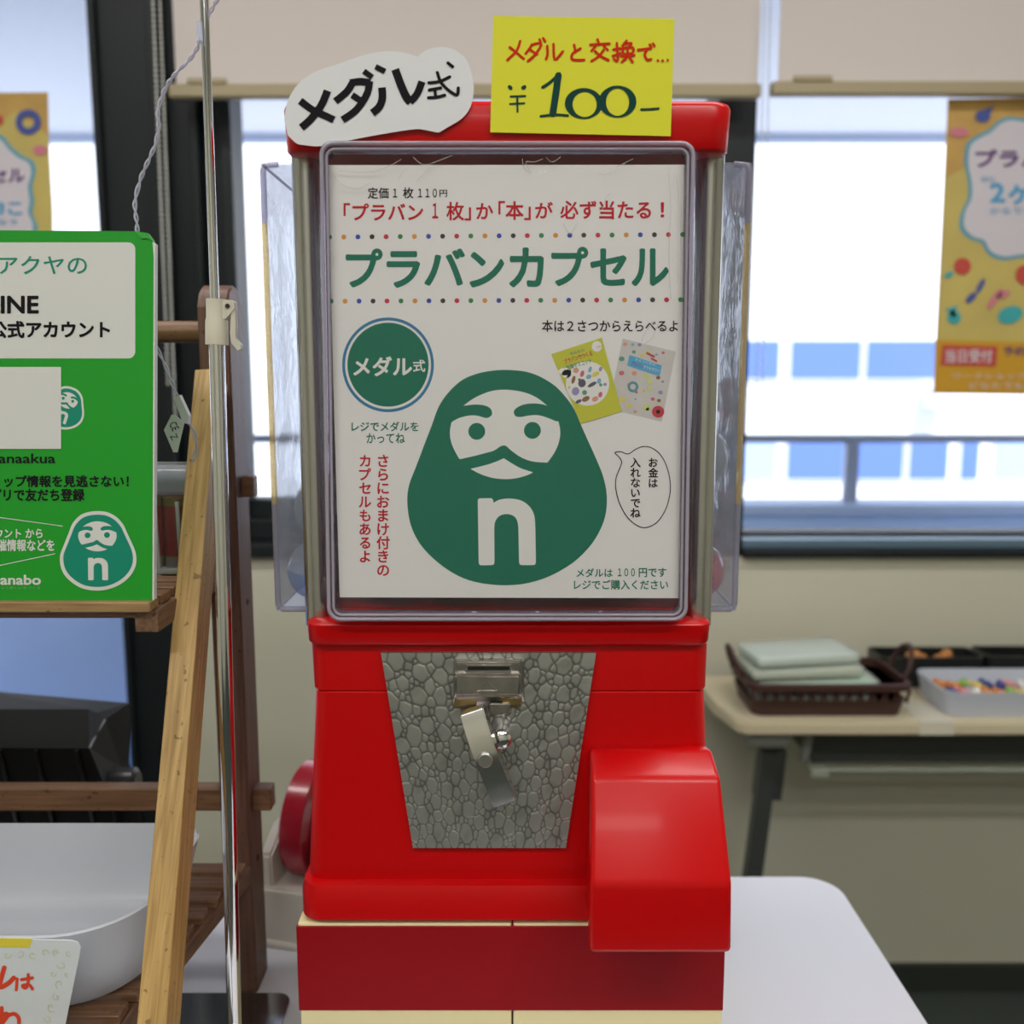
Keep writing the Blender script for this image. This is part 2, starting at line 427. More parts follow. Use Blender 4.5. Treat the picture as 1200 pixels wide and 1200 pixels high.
shade(X(207, 107, yS), X(888, 105, yS), yS, 109, X(245, 98, yS), 'beige roller shade behind the red machine, between the two chains')
shade(X(911, 105, yS), 2.05, yS, 106, X(950, 97, yS), 'beige roller shade at the upper right above the orange poster')
BEAD = mat('bead_chain_plastic', (.80, .80, .72), .4)
def chain(name, label, px_a, px_b, Y, r=.0028, gap=.0088, py_end=None, mt=BEAD):
    R_ = root(name, P(*px_b[0], Y), label, 'pull chain')
    for (p0, p1) in zip(px_a, px_b):
        a, b = P(*p0, Y), P(*p1, Y); L = (b-a).length; n = int(L/gap); bm = BM()
        for i in range(n):
            c = a+(b-a)*((i+.5)/n)
            bmesh.ops.create_icosphere(bm, subdivisions=1, radius=r, matrix=Matrix.Translation(c))
        tube(bm, [a, b], r*.22, 5)
        obj('bead_strand', bm, mt, R_, smooth=180, kind='stuff')
    return R_
chain('pull_chain', 'white beaded pull chain hanging in front of the dark window column', [(179, -5), (187, -5)], [(197, 452), (206, 500)], 1.70)
chain('pull_chain', 'pale beaded pull chain in the bright gap between the two shades', [(896, -5), (903, -5)], [(886, 478), (893, 480)], 1.75, mt=mat('bead_pale', (.62, .68, .66), .4))

# ---------------------------------------------------------------- posters hung at the windows
POR = mat('poster_orange', (.56, .34, .09), .6, noise=(14, .30))
POY = mat('poster_yellow', (.58, .46, .13), .6, noise=(10, .2))
PCY = mat('poster_cyan', (.12, .36, .47), .6); PCW = mat('poster_lilac_white', (.66, .61, .66), .6)
PPU = mat('poster_purple', (.13, .045, .20), .6); PBL = mat('poster_blue', (.10, .36, .62), .6)
PRD = mat('poster_red', (.55, .07, .05), .6); PNV = mat('poster_navy', (.06, .09, .32), .6); PTE = mat('poster_teal', (.05, .40, .42), .6)
PPK = mat('poster_pink', (.62, .20, .25), .6)
def scallop(pts): return smoothline(pts, 6, closed=True)
yP = 1.79
pr = root('poster', P(1160, 460, yP), 'orange poster with a white cloud panel hanging on the right window', 'poster')
obj('paper', px_plate([(1111, 116), (1330, 112), (1325, 464), (1094, 461)], yP, .0008), POR, pr)
obj('print', flats([[(1107, 210), (1160, 180), (1330, 250), (1330, 400), (1099, 402), (1103, 300)]], yP-.0008), POY, pr)
cl = [(1190, 137), (1172, 140), (1158, 152), (1146, 158), (1133, 168), (1130, 190), (1134, 212), (1134, 232), (1126, 250), (1125, 268), (1136, 280), (1150, 285), (1158, 298), (1175, 305), (1200, 302), (1235, 306), (1262, 292), (1280, 270), (1284, 235), (1276, 205), (1280, 175), (1262, 150), (1232, 146)]
obj('print', flats([scallop(cl)], yP-.0016), PCY, pr)
cx0 = 1204; cy0 = 222
obj('print', flats([scallop([(cx0+(x-cx0)*.935, cy0+(y-cy0)*.95) for x, y in cl])], yP-.0024), PCW, pr)
letter(pr, 'プラバ', (1143, 175, 1224, 196), yP-.0034, PPU, .035)
letter(pr, '2ヶ', (1160, 214, 1210, 240), yP-.0034, PBL, .035)
letter(pr, 'はじ', (1150, 206, 1166, 213), yP-.0034, PBL, .02)
letter(pr, 'からできる', (1160, 243, 1224, 251), yP-.0034, PBL, .01)
for q_ in [ell(1128, 312, 10), ell(1202, 322, 12)]: obj('print', flats([q_], yP-.0026), PRD, pr)
obj('print', flats([ell(1152, 136, 9, 7)], yP-.0026), PNV, pr)
for q_ in [[(1153, 128), (1165, 124), (1158, 138)], ell(1149, 335, 3, 10, rot=.5), ell(1138, 349, 4, 8, rot=.8)]: obj('print', flats([q_], yP-.0027), PNV, pr)
for q_ in [ell(1184, 369, 15, 10, rot=-.3), ell(1118, 372, 8, 8), [(1108, 362), (1122, 358), (1118, 374)], ell(1112, 322, 6, 3, rot=-.5)]: obj('print', flats([q_], yP-.0026), PTE, pr)
for q_ in [ell(1124, 155, 11, 6), ell(1166, 350, 4, 15, rot=.6), ell(1176, 345, 4, 8, rot=1.2)]: obj('print', flats([q_], yP-.0026), PPK, pr)
obj('print', flats([[(1096, 398), (1328, 404), (1325, 463), (1094, 460)]], yP-.0026), mat('poster_amber', (.62, .33, .02), .6), pr)
obj('print', flats([[(1104, 404), (1169, 406), (1167, 430), (1102, 428)]], yP-.0036), PRD, pr)
letter(pr, '当日受付', (1108, 409, 1163, 425), yP-.0044, PCW, .02)
letter(pr, '予約なし', (1176, 406, 1230, 417), yP-.0040, PPU, .01)
letter(pr, 'ワークショップ開催中', (1116, 437, 1240, 444), yP-.0040, PCW, .0)
letter(pr, 'どなたでもどうぞ', (1136, 448, 1240, 456), yP-.0040, PCW, .0)

pl = root('poster', P(0, 460, yP), 'orange poster behind the green board on the left window', 'poster')
obj('paper', px_plate([(-160, 110), (56, 108), (65, 460), (-160, 462)], yP, .0008), POR, pl)
obj('print', flats([[(-150, 230), (20, 130), (57, 160), (62, 250), (63, 400), (-150, 380)]], yP-.0008), POY, pl)
cl2 = [(-60, 160), (-10, 156), (4, 160), (14, 172), (26, 182), (38, 188), (42, 200), (38, 218), (40, 236), (38, 250), (44, 268), (36, 300), (0, 312), (-60, 306), (-110, 280), (-100, 200)]
obj('print', flats([scallop(cl2)], yP-.0016), PCY, pl)
obj('print', flats([scallop([(-35+(x+35)*.93, 233+(y-233)*.94) for x, y in cl2])], yP-.0024), PCW, pl)
letter(pl, 'カプセル', (-50, 196, 29, 214), yP-.0034, PPU, .03)
letter(pl, 'から3こ', (-50, 235, 26, 252), yP-.0034, PBL, .035)
letter(pl, 'つくろう', (-30, 257, 20, 264), yP-.0034, PBL, .01)
bm = BM(); annulus(bm, ell(33, 143, 15), ell(33, 143, 7), yP-.0026); obj('print', bm, PNV, pl)
obj('print', flats([ell(47, 176, 9, 6)], yP-.0026), PPK, pl)
obj('print', flats([ell(-2, 141, 6)], yP-.0026), PRD, pl)

# ================================================================ TABLES
TZ = .70
WT = mat('white_laminate', (.66, .67, .74), .22, bump=(300, .05, .0005))
yb = 1.036; xr = .378
t1 = root('white_table', (-.2, .7, 0), 'white table with rounded corners carrying the red machine', 'table')
bm = ring_loft(BM(), [rrect(-1.0, xr, 0.43, yb, z, r, 8) for z, r in ((TZ-.026, .040), (TZ-.024, .042), (TZ-.003, .042), (TZ, .040))])
obj('tabletop', bm, WT, t1, smooth=35)
lm = mat('table_leg_grey', (.30, .31, .32), .4, metal=.6)
for (x, y) in ((-.93, .50), (.31, .50), (-.93, .97), (.31, .97)):
    obj('leg', T([(x, y, 0), (x, y, TZ-.026)], .016, 14), lm, t1, smooth=40)
# long folding table by the window
y0, y1 = 1.54, 1.80
xl = X(868, 850, y0)
FM = mat('folding_frame', (.05, .055, .052), .45)
FMG = mat('folding_bracket_grey', (.22, .23, .21), .45)
t2 = root('folding_table', (1.2, 1.67, 0), 'long beige topped folding table by the window, dark slanting legs', 'table')
BEI = mat('beige_laminate', (.66, .58, .40), .38)
bm = BM(); zt = TZ; x1 = 2.2
pts = [(xl+.012, y0), (x1, y0), (x1, y1), (xl-.035, y1), (xl-.03, y1-.03), (xl-.022, y0+.10), (xl-.004, y0+.012)]
for z0_, z1_ in ((zt-.024, zt),):
    lo = [bm.verts.new((x, y, z0_)) for x, y in pts]; hi = [bm.verts.new((x, y, z1_)) for x, y in pts]
    bm.faces.new(lo[::-1]); bm.faces.new(hi)
    for i in range(len(pts)): bm.faces.new((lo[i], lo[(i+1) % len(pts)], hi[(i+1) % len(pts)], hi[i]))
bmesh.ops.bevel(bm, geom=bm.edges[:], offset=.004, segments=2, affect='EDGES')
obj('tabletop', bm, BEI, t2, smooth=35)
obj('edge_tape', B(X(1078, 850, y0), X(1118, 850, y0), y0-.0012, y0+.10, zt-.022, zt+.0008), mat('clear_tape', (.72, .68, .55), .25), t2)
lx = X(905, 880, 1.62)
obj('bracket', B(X(874, 860, y0+.03), X(925, 860, y0+.03), y0+.02, y0+.16, Z(876, y0+.03), zt-.024, .008), FMG, t2)
obj('leg_plate', beam(P(905, 876, 1.61), P(898, 934, 1.61), .048, .03, .003), FM, t2)
obj('leg', beam((lx-.012, 1.60, Z(880, 1.6)), (X(874, 1020, 1.60)-.02, 1.60, .02), .030, .026), FM, t2)
obj('leg', beam((2.05, 1.60, .68), (2.0, 1.60, .02), .030, .026), FM, t2)
obj('shelf_rack', B(X(943, 870, 1.66), 2.05, 1.62, 1.74, Z(884, 1.66), zt-.030, .004), FM, t2)
obj('hinge_arm', beam(P(948, 862, 1.60), P(941, 892, 1.60), .014, .014, .002), FMG, t2)
obj('rod', T([P(955, 902, 1.62), (2.05, 1.62, P(955, 902, 1.62).z)], .0060, 12), mat('pale_rod', (.45, .50, .42), .35), t2, smooth=40)
a = P(948, 902, 1.62)
obj('rod_clamp', B(a.x, a.x+.032, 1.605, 1.635, a.z-.009, a.z+.009, .003), mat('rod_clamp_grey', (.50, .55, .46), .5), t2)

# ---- things on the folding table
BRN = mat('brown_weave', (.060, .022, .018), .5, bump=(250, .4, .002))
bk = root('basket', (X(970, 810, 1.62), 1.62, TZ), 'dark brown woven basket with loop handles holding bagged sheets', 'basket')
bx0, bx1 = X(882, 810, 1.58), X(1056, 810, 1.58)
def tray(x0, x1, y0, y1, z0, z1, flare, r, th=.004):
    R = []
    for z, f, i in ((z0, 0, 0), (z0+(z1-z0)*.5, flare*.5, 0), (z1, flare, 0), (z1, flare, th), (z0+th, 0, th)):
        R.append(rrect(x0-f+i, x1+f-i, y0-f+i, y1+f-i, z, r+f*.6))
    return ring_loft(BM(), R)
obj('base', tray(bx0, bx1, 1.57, 1.70, TZ+.0005, TZ+.030, .008, .02), BRN, bk, smooth=50)
n_ = 26; bm = BM()
for i in range(n_):
    x = bx0+(bx1-bx0)*i/(n_-1)
    for y in (1.559, 1.711): merge(bm, beam((x, y, TZ+.028), (x+.006*(1 if i % 2 else -1), y, TZ+.050), .0045, .003, 0))
obj('woven_band', bm, BRN, bk, kind='stuff')
bm = ring_loft(BM(), [rrect(bx0-.010-f, bx1+.010+f, 1.556-f, 1.714+f, z, .026) for z, f in ((TZ+.048, 0), (TZ+.050, .004), (TZ+.060, .004), (TZ+.062, 0))]+[rrect(bx0-.006, bx1+.006, 1.560, 1.710, z, .024) for z in (TZ+.062, TZ+.048)])
obj('rim', bm, BRN, bk, smooth=50)
for s, xe in ((-1, bx0-.010), (1, bx1+.010)):
    pts = [(xe+s*o, 1.600+.07*t, TZ+.055+h) for t, o, h in ((0, 0, 0), (0, .010, .020), (.15, .018, .042), (.4, .022, .052), (.6, .022, .052), (.85, .018, .042), (1, .010, .020), (1, 0, 0))]
    obj('handle', T(smoothline(pts, 4), .0042, 8), BRN, bk, smooth=60)
BAG = clear('bag_film', (.86, .93, .88), 1.4, .12, bump=(60, .5, .004), haze=.30, hazecol=(.84, .88, .84))
for i, (m_, tint) in enumerate(((mat('sheet_white', (.75, .78, .76), .6), 'white'), (mat('sheet_mint', (.52, .72, .56), .6), 'mint green'), (mat('sheet_cream', (.75, .74, .60), .6), 'cream'), (mat('sheet_pale', (.78, .80, .78), .6), 'pale grey green'))):
    zz = TZ+.016+i*.022; sx = [bx0+.008, bx0+.014, bx0+.004, bx0+.012][i]
    o = root('bagged_sheets', (sx, 1.6, zz), '%s sheets in a clear bag, %s in the brown basket' % (tint, ('lowest', 'second from the bottom', 'second from the top', 'topmost')[i]), 'bag', 'bags in the brown basket')
    sh = BM(); ex = (.200, .205, .190, .180)[i]
    t = bmesh.new(); box(t, 0, ex, 0, .10, 0, .014, .003); merge(sh, t, Matrix.Translation((sx, 1.585, zz)) @ Matrix.Rotation(.06*(i-1), 4, 'Z') @ Matrix.Rotation(-.02, 4, 'Y'))
    obj('paper_sheets', sh, m_, o)
    sh = BM(); t = bmesh.new(); box(t, -.005, ex+.006, -.004, .106, -.002, .019, .007, 3); merge(sh, t, Matrix.Translation((sx, 1.585, zz)) @ Matrix.Rotation(.06*(i-1), 4, 'Z') @ Matrix.Rotation(-.02, 4, 'Y'))
    obj('bag', sh, BAG, o, smooth=60)
BLK = mat('black_plastic', (.012, .014, .014), .35)
xs0 = X(1034, 780, 1.715)
tr1 = obj('black_tray', tray(xs0, xs0+.195, 1.722, 1.792, TZ+.0005, TZ+.060, .002, .010), BLK, smooth=40)
tag(tr1, 'black tray of orange snacks behind the brown basket', 'tray')
tr2 = obj('black_tray', tray(xs0+.203, xs0+.44, 1.722, 1.792, TZ+.0005, TZ+.062, .002, .010), BLK, smooth=40)
tag(tr2, 'black tray at the right edge behind the pale tub', 'tray')
SN = mat('snack_orange', (.55, .22, .06), .5, noise=(60, .4))
for i in range(7):
    t = BM(); bmesh.ops.create_icosphere(t, subdivisions=2, radius=.011)
    for v in t.verts: v.co = Vector((v.co.x*1.4, v.co.y, v.co.z*.75))*(1+.2*math.sin(v.co.x*400+i))
    bmesh.ops.transform(t, matrix=Matrix.Translation((xs0+.075+.017*i, 1.752+.010*math.sin(i*2), TZ+.048+.008*math.cos(i*1.7))) @ Matrix.Rotation(i*1.1, 4, 'Z'), verts=t.verts)
    tag(obj('snack', t, SN, smooth=180), 'small orange brown wrapped snack in the black tray', 'snack', 'snacks in the black tray')
TRL = clear('milky_tub', (.90, .92, .95), 1.4, .2, haze=.62, hazecol=(.74, .78, .86))
tx0 = X(1102, 815, 1.60)
tub = tag(obj('small_tub', tray(tx0, tx0+.24, 1.565, 1.685, TZ+.0005, TZ+.047, .010, .018, .003), TRL, smooth=50), 'small milky plastic tub of colourful sweets on the folding table', 'tub')
cols = [('navy', (.04, .06, .25)), ('yellow', (.75, .55, .08)), ('green', (.25, .45, .10)), ('orange', (.70, .25, .05)), ('white', (.75, .75, .70)), ('pink', (.70, .25, .30))]
for i in range(22):
    nm, c = cols[(i*5+i//4) % 6]; t = BM(); bmesh.ops.create_uvsphere(t, u_segments=12, v_segments=8, radius=.0095)
    x = tx0+.014+.0205*(i % 11); y = 1.585+.042*(i//11)+.006*math.sin(i*3)
    for v in t.verts:
        v.co.z *= .7
    merge_ = T([(-.017, 0, 0), (-.010, 0, 0), (.010, 0, 0), (.017, 0, 0)], [.006, .0015, .0015, .006], 8); merge(t, merge_)
    bmesh.ops.transform(t, matrix=Matrix.Translation((x, y, TZ+.038)) @ Matrix.Rotation(1.57+.5*math.sin(i*2.3), 4, 'Z') @ Matrix.Rotation(.15, 4, 'X'), verts=t.verts)
    tag(obj('sweet', t, mat('sweet_'+nm, c, .3), smooth=60), '%s wrapped sweet in the milky tub on the folding table' % nm, 'sweet', '%s sweets in the milky tub' % nm)

# ================================================================ THE RED CAPSULE MACHINE
XC = -.003
Yf = .655                                # front of the lower body
mach = root('capsule_machine', (XC, .78, Z(1083, Yf)), 'red and clear capsule toy vending machine with two steel tubes, standing on the cream box', 'vending machine')
xbl, xbr = X(362, 762, Yf), X(832, 762, Yf)
ybk = .900
z = lambda py, Y=Yf: Z(py, Y)
# lower body, in two pieces above and below the seam
obj('upper_body', vloft([(z(809), X(365, 809, Yf), X(830, 809, Yf), Yf, ybk, .012), (z(757), xbl, xbr, Yf, ybk, .012)]), RED, mach, smooth=40)
obj('lower_body', vloft([(z(1042), X(358, 1040, Yf), X(836, 1040, Yf), Yf, ybk, .014), (z(812), X(365.6, 812, Yf)+.0008, X(829.5, 812, Yf)-.0008, Yf, ybk, .012), (z(810), X(366.2, 810, Yf)+.001, X(829, 810, Yf)-.001, Yf+.0012, ybk, .012)]), RED, mach, smooth=40)
fl = X(350, 1065, Yf-.010); fr_ = X(850, 1065, Yf-.010)
obj('base_flange', vloft([(z(1081, .645), fl+.003, fr_-.003, .648, .908, .014), (z(1078, .645), fl, fr_, .645, .911, .016), (z(1050, .645), fl, fr_, .645, .911, .016), (z(1040, .645), fl+.0015, fr_-.0015, .6475, .909, .015), (z(1035, .649), fl+.005, fr_-.005, .653, .904, .013)]), RED, mach, smooth=50)
rl, rr_ = X(357, 745, .648), X(835, 745, .648)
obj('body_rim', vloft([(z(758, .648), rl+.003, rr_-.003, .6505, .905, .010), (z(754, .648), rl+.0008, rr_-.0008, .6485, .907, .011), (z(733, .648), rl, rr_, .648, .908, .011), (z(730.5, .649), rl+.0012, rr_-.0012, .6495, .9065, .010)]), RED, mach, smooth=50)
# roof
r0, r1 = X(332, 150, .655), X(857, 150, .655)
obj('roof', vloft([(z(178, .650), r0+.010, r1-.010, .652, .902, .012), (z(176, .646), r0+.0028, r1-.0028, .6465, .908, .015), (z(172, .644), r0+.0012, r1-.0012, .645, .9095, .016), (z(124, .644), r0, r1, .644, .911, .016), (z(119, .645), r0+.0012, r1-.0012, .6455, .9095, .015), (z(117.5, .648), r0+.004, r1-.004, .650, .906, .013)]), RED, mach, smooth=50)
# steel tubes
tz0, tz1 = z(729, .68), z(176, .68)
for (pxa, pxb, ya) in ((359.5, 373, .675), (833, 817, .675)):
    xm = (X(pxa, 180, ya)+X(pxb, 728, ya))/2
    for yy in (ya, .885):
        obj('steel_tube', T([(xm, yy, z(731, ya)), (xm, yy, z(174, ya))], .0098, 36), BRUSH, mach, smooth=40)
# clear capsule box
BOXC = clear('capsule_box_plastic', (.93, .945, .97), 1.42, .06, bump=(35, .35, .004), haze=.09, hazecol=(.75, .8, .95))  # bluish tint and haze stand in for reflections on the clear walls
EDGE = clear('plastic_edge', (.74, .72, .80), 1.6, .05, haze=.22, hazecol=(.62, .60, .70))
EDGEW = clear('plastic_edge_reflection', (.98, .86, .62), 1.6, .05, haze=.22, hazecol=(.90, .70, .38))  # amber reflection along the box edge, put into the tint
cb0, cb1 = X(305.5, 200, .70), X(880.5, 200, .70)
cz0, cz1 = z(713, .70), z(194, .70)
cyf, cyb = .699, .885
def shell_panel(x0, x1, y0, y1, z0, z1): return B(x0, x1, y0, y1, z0, z1, .0006, 1)
obj('clear_side', shell_panel(cb0, cb0+.0022, cyf, cyb, cz0, cz1), BOXC, mach)
obj('clear_side', shell_panel(cb1-.0022, cb1, cyf, cyb, cz0, cz1), BOXC, mach)
obj('clear_front', shell_panel(cb0, cb1, cyf-.002, cyf, cz0, cz1), BOXC, mach)
obj('clear_back', shell_panel(cb0, cb1, cyb, cyb+.002, cz0, cz1), BOXC, mach)
obj('clear_floor', shell_panel(cb0, cb1, cyf, cyb, cz0-.002, cz0), BOXC, mach)
obj('clear_top', shell_panel(cb0, cb1, cyf, cyb, cz1, cz1+.002), BOXC, mach)
rr2 = .0023
for xe in (cb0+.001, cb1-.001):
    s = 1 if xe < 0 else -1
    zm = z(262, .70)
    obj('clear_edge', T([(xe+s*.012, cyf-.001, cz1+.0005), (xe+s*.003, cyf-.001, cz1-.0005), (xe+s*.0012, cyf-.001, cz1-.004), (xe+s*.001, cyf-.001, zm)], rr2, 12), EDGE, mach, smooth=60)
    obj('clear_edge', T([(xe+s*.001, cyf-.001, zm), (xe+s*.001, cyf-.001, z(590, .70))], rr2, 12), EDGEW, mach, smooth=60, label='corner edge of the clear box with an amber reflection put into its tint')
    obj('clear_edge', T([(xe+s*.001, cyf-.001, z(590, .70)), (xe+s*.001, cyf-.001, cz0+.004), (xe+s*.004, cyf-.001, cz0), (xe+s*.045, cyf-.001, cz0)], rr2, 12), EDGE, mach, smooth=60)
    obj('clear_edge', T([(xe+s*.001, cyf, cz1), (xe+s*.001, cyb, cz1)], .0012, 8), EDGE, mach, smooth=60)
    obj('clear_edge', T([(xe+s*.001, cyf, cz0), (xe+s*.001, cyb, cz0)], .0012, 8), EDGE, mach, smooth=60)
# support tray under the capsules, and the red surround seen through the cover
obj('inner_tray', B(X(372, 728, .672), X(816, 728, .672), .668, .88, z(731, .672), cz0-.003, .002), RED, mach)
# display cover: clear rounded frame with a raised rim, carrying the poster
Yc = .640
COV = clear('cover_plastic', (.99, .985, .99), 1.22, .04, haze=.004, hazecol=(.7, .66, .72))
RIM = clear('cover_rim_plastic', (.74, .68, .76), 1.8, .04, haze=.12, hazecol=(.72, .62, .72))  # purple-grey tint carries the reflection of the red plastic
def pxr(x0, x1, y0, y1, r, key=0.0, seg=6):
    """rounded rectangle in pixels, x0/x1 at the top; key narrows the bottom on both sides"""
    pts = []
    for cx, cy, a0 in ((x1-r, y0+r, -90), (x1-r, y1-r, 0), (x0+r, y1-r, 90), (x0+r, y0+r, 180)):
        for i in range(seg+1):
            a = math.radians(a0+90*i/seg); x, y = cx+r*math.cos(a), cy+r*math.sin(a)
            t = (y-y0)/(y1-y0); k = key*t
            pts.append((x+(k if x < 600 else -k), y))
    return pts
def rim(o_, i_, Ya, Yb2):
    bm = BM(); A = [[bm.verts.new(P(x, y, Ya)) for x, y in pp] for pp in (o_, i_)]
    Bk = [[bm.verts.new(v.co+Vector((0, Yb2-Ya, 0))) for v in L] for L in A]; n = len(o_)
    for i in range(n):
        j = (i+1) % n
        bm.faces.new((A[0][i], A[0][j], A[1][j], A[1][i])); bm.faces.new((Bk[0][i], Bk[0][j], Bk[1][j], Bk[1][i]))
        bm.faces.new((A[0][i], A[0][j], Bk[0][j], Bk[0][i])); bm.faces.new((A[1][i], A[1][j], Bk[1][j], Bk[1][i]))
    return bm
o1 = pxr(374, 815, 165, 728, 15, 9); i1 = pxr(379.5, 810, 171, 723, 11, 8.5)
obj('cover_rim', rim(o1, i1, Yc-.001, Yc+.022), RIM, mach, smooth=40)
o2 = pxr(380, 809.5, 171.5, 722.5, 11, 8.5); i2 = pxr(384, 804, 178, 718, 9, 8.5)
obj('cover_bevel', rim(o2, i2, Yc+.001, Yc+.005), RIM, mach, smooth=40)
o3 = pxr(376, 813, 167, 726, 14, 9)
def ridge(pp, Y, r, m, name):
    pts = [P(x, y, Y) for x, y in pp]; pts.append(pts[0]); pts.append(pts[1]); obj(name, T(pts, r, 8), m, mach, smooth=180)
ridge(pxr(376.5, 812.5, 167.5, 725.5, 14, 9), Yc-.001, .0012, clear('rim_bead', (.80, .78, .84), 1.6, .04, haze=.32, hazecol=(.84, .80, .90)), 'rim_bead')
ridge(pxr(382.5, 806.5, 174.5, 720.5, 10, 8.5), Yc+.0005, .0009, clear('rim_bead', ), 'rim_bead')
obj('cover_pane', px_plate(pxr(380, 809, 171, 723, 11, 8.5), Yc+.002, .0012), COV, mach)
# coin plate: cast metal with a pebbled relief
import numpy as np
def pebble_plate():
    rs = np.random.RandomState(4); nx, ny = 236, 216
    W_, H_ = 253., 228.
    pts = []; rad = []
    tries = 0
    while len(pts) < 900 and tries < 30000:
        tries += 1
        R_ = 9.0 if tries < 900 else (6.0 if tries < 4000 else (4.2 if tries < 12000 else 2.8))
        R_ *= rs.uniform(.8, 1.15)
        x, y = rs.uniform(0, W_), rs.uniform(0, H_)
        if pts:
            p = np.array(pts); d = np.hypot(p[:, 0]-x, (p[:, 1]-y)*.85)
            if (d < (np.array(rad)+R_)*.93).any(): continue
        pts.append((x, y)); rad.append(R_)
    p = np.array(pts); rd = np.array(rad); asp = rs.uniform(.78, 1.0, len(p))
    u = np.linspace(0, 1, nx); v = np.linspace(0, 1, ny)
    U, V = np.meshgrid(u, v)
    gx, gy = U*W_, V*H_
    best = np.full(gx.shape, 9e9); sec = np.full(gx.shape, 9e9)
    for (x, y), r, a in zip(p, rd, asp):
        d = np.hypot(gx-x, (gy-y)*a)-r
        m_ = d < best; sec = np.where(m_, best, np.minimum(sec, d)); best = np.where(m_, d, best)
    e = (sec-best)*.5
    h = np.clip(e/2.0, 0, 1)**.6
    h *= .75+.25*np.sin(gx*.13+gy*.07)*np.sin(gy*.11)
    return u, v, h
u_, v_, hh = pebble_plate()
Yp = .6515
def platepx(u, v): # trapezoid corners
    xl_ = 446.5+(484-446.5)*v; xr_ = 698.5+(663-698.5)*v
    return xl_+(xr_-xl_)*u, 765+(993.5-765)*v
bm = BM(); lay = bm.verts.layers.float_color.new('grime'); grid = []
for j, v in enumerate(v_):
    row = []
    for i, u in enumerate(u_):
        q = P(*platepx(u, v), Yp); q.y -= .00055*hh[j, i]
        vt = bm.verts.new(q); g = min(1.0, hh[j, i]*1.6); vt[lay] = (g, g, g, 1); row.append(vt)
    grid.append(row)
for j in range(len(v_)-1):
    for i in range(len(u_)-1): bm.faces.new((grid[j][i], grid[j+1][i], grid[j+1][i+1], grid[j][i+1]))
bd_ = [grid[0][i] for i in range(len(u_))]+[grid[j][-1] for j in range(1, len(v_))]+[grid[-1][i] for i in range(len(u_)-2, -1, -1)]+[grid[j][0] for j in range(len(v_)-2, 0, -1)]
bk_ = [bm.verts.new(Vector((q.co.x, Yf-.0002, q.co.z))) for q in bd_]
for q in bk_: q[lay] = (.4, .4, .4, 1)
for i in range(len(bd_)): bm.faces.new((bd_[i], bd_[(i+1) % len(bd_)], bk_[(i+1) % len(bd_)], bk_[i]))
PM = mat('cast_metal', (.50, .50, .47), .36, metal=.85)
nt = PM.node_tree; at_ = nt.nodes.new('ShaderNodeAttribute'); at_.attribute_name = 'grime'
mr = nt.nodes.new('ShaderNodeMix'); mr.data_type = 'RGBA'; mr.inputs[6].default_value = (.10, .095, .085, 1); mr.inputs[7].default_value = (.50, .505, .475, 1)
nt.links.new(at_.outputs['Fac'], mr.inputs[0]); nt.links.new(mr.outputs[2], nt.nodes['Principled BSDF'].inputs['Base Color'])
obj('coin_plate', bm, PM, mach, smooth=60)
# coin slot housing
def wedge(px_front, Yfr, px_back, Yba, bev=.0012):
    bm = BM(); a = [bm.verts.new(P(x, y, Yfr)) for x, y in px_front]; b = [bm.verts.new(P(x, y, Yba)) for x, y in px_back]; n = len(a)
    bm.faces.new(a); bm.faces.new(b[::-1])
    for i in range(n): bm.faces.new((a[i], b[i], b[(i+1) % n], a[(i+1) % n]))
    if bev: bmesh.ops.bevel(bm, geom=bm.edges[:], offset=bev, segments=2, affect='EDGES')
    return bm
cs = obj('coin_slot_housing', wedge([(533.5, 775), (611, 775), (612, 813), (533, 815)], .6445, [(531, 772), (615, 772), (615, 829), (531, 829)], .6515, .0012), WORN, mach, smooth=40)
obj('slot_lip', wedge([(546, 779), (599, 779), (599, 788), (546, 788)], .6437, [(544, 777), (601, 777), (601, 790), (544, 790)], .6455, .0004), WORN, cs, smooth=40)
obj('slot_opening', wedge([(548, 781), (597, 781), (597, 785.5), (548, 785.5)], .64355, [(548, 781), (597, 781), (597, 785.5), (548, 785.5)], .645, 0), mat('slot_black', (.004, .004, .004), .6), cs)
obj('front_block', wedge([(533.5, 792), (609.5, 792), (609, 815), (533, 815.5)], .6395, [(533, 789), (611, 789), (612, 822), (533, 824)], .6455, .0012), WORN, cs, smooth=40)
bm = BM(); tri_ = [(558.5, 809.5), (570.5, 797), (583, 809.5)]
for a, b in zip(tri_, tri_[1:]+tri_[:1]): tube(bm, [P(*a, .6393), P(*b, .6393)], .00042, 8)
obj('arrow_mark', bm, WORN, cs, smooth=60)
obj('brass_step', wedge([(533, 817), (560, 817), (558, 826), (532, 828)], .6425, [(533, 816), (560, 816), (558, 829), (532, 830)], .650, .0006), mat('brass_tint', (.42, .31, .14), .3, metal=1), cs, smooth=40)
obj('brass_step', wedge([(588, 817), (611, 817), (611, 826), (588, 826)], .6425, [(588, 816), (612, 816), (612, 829), (588, 829)], .650, .0006), mat('brass_tint'), cs, smooth=40)
obj('stop_block', wedge([(573, 824), (598, 824), (598, 836), (574, 837)], .6405, [(573, 823), (599, 823), (599, 839), (576, 839)], .6515, .0010), WORN, cs, smooth=40)
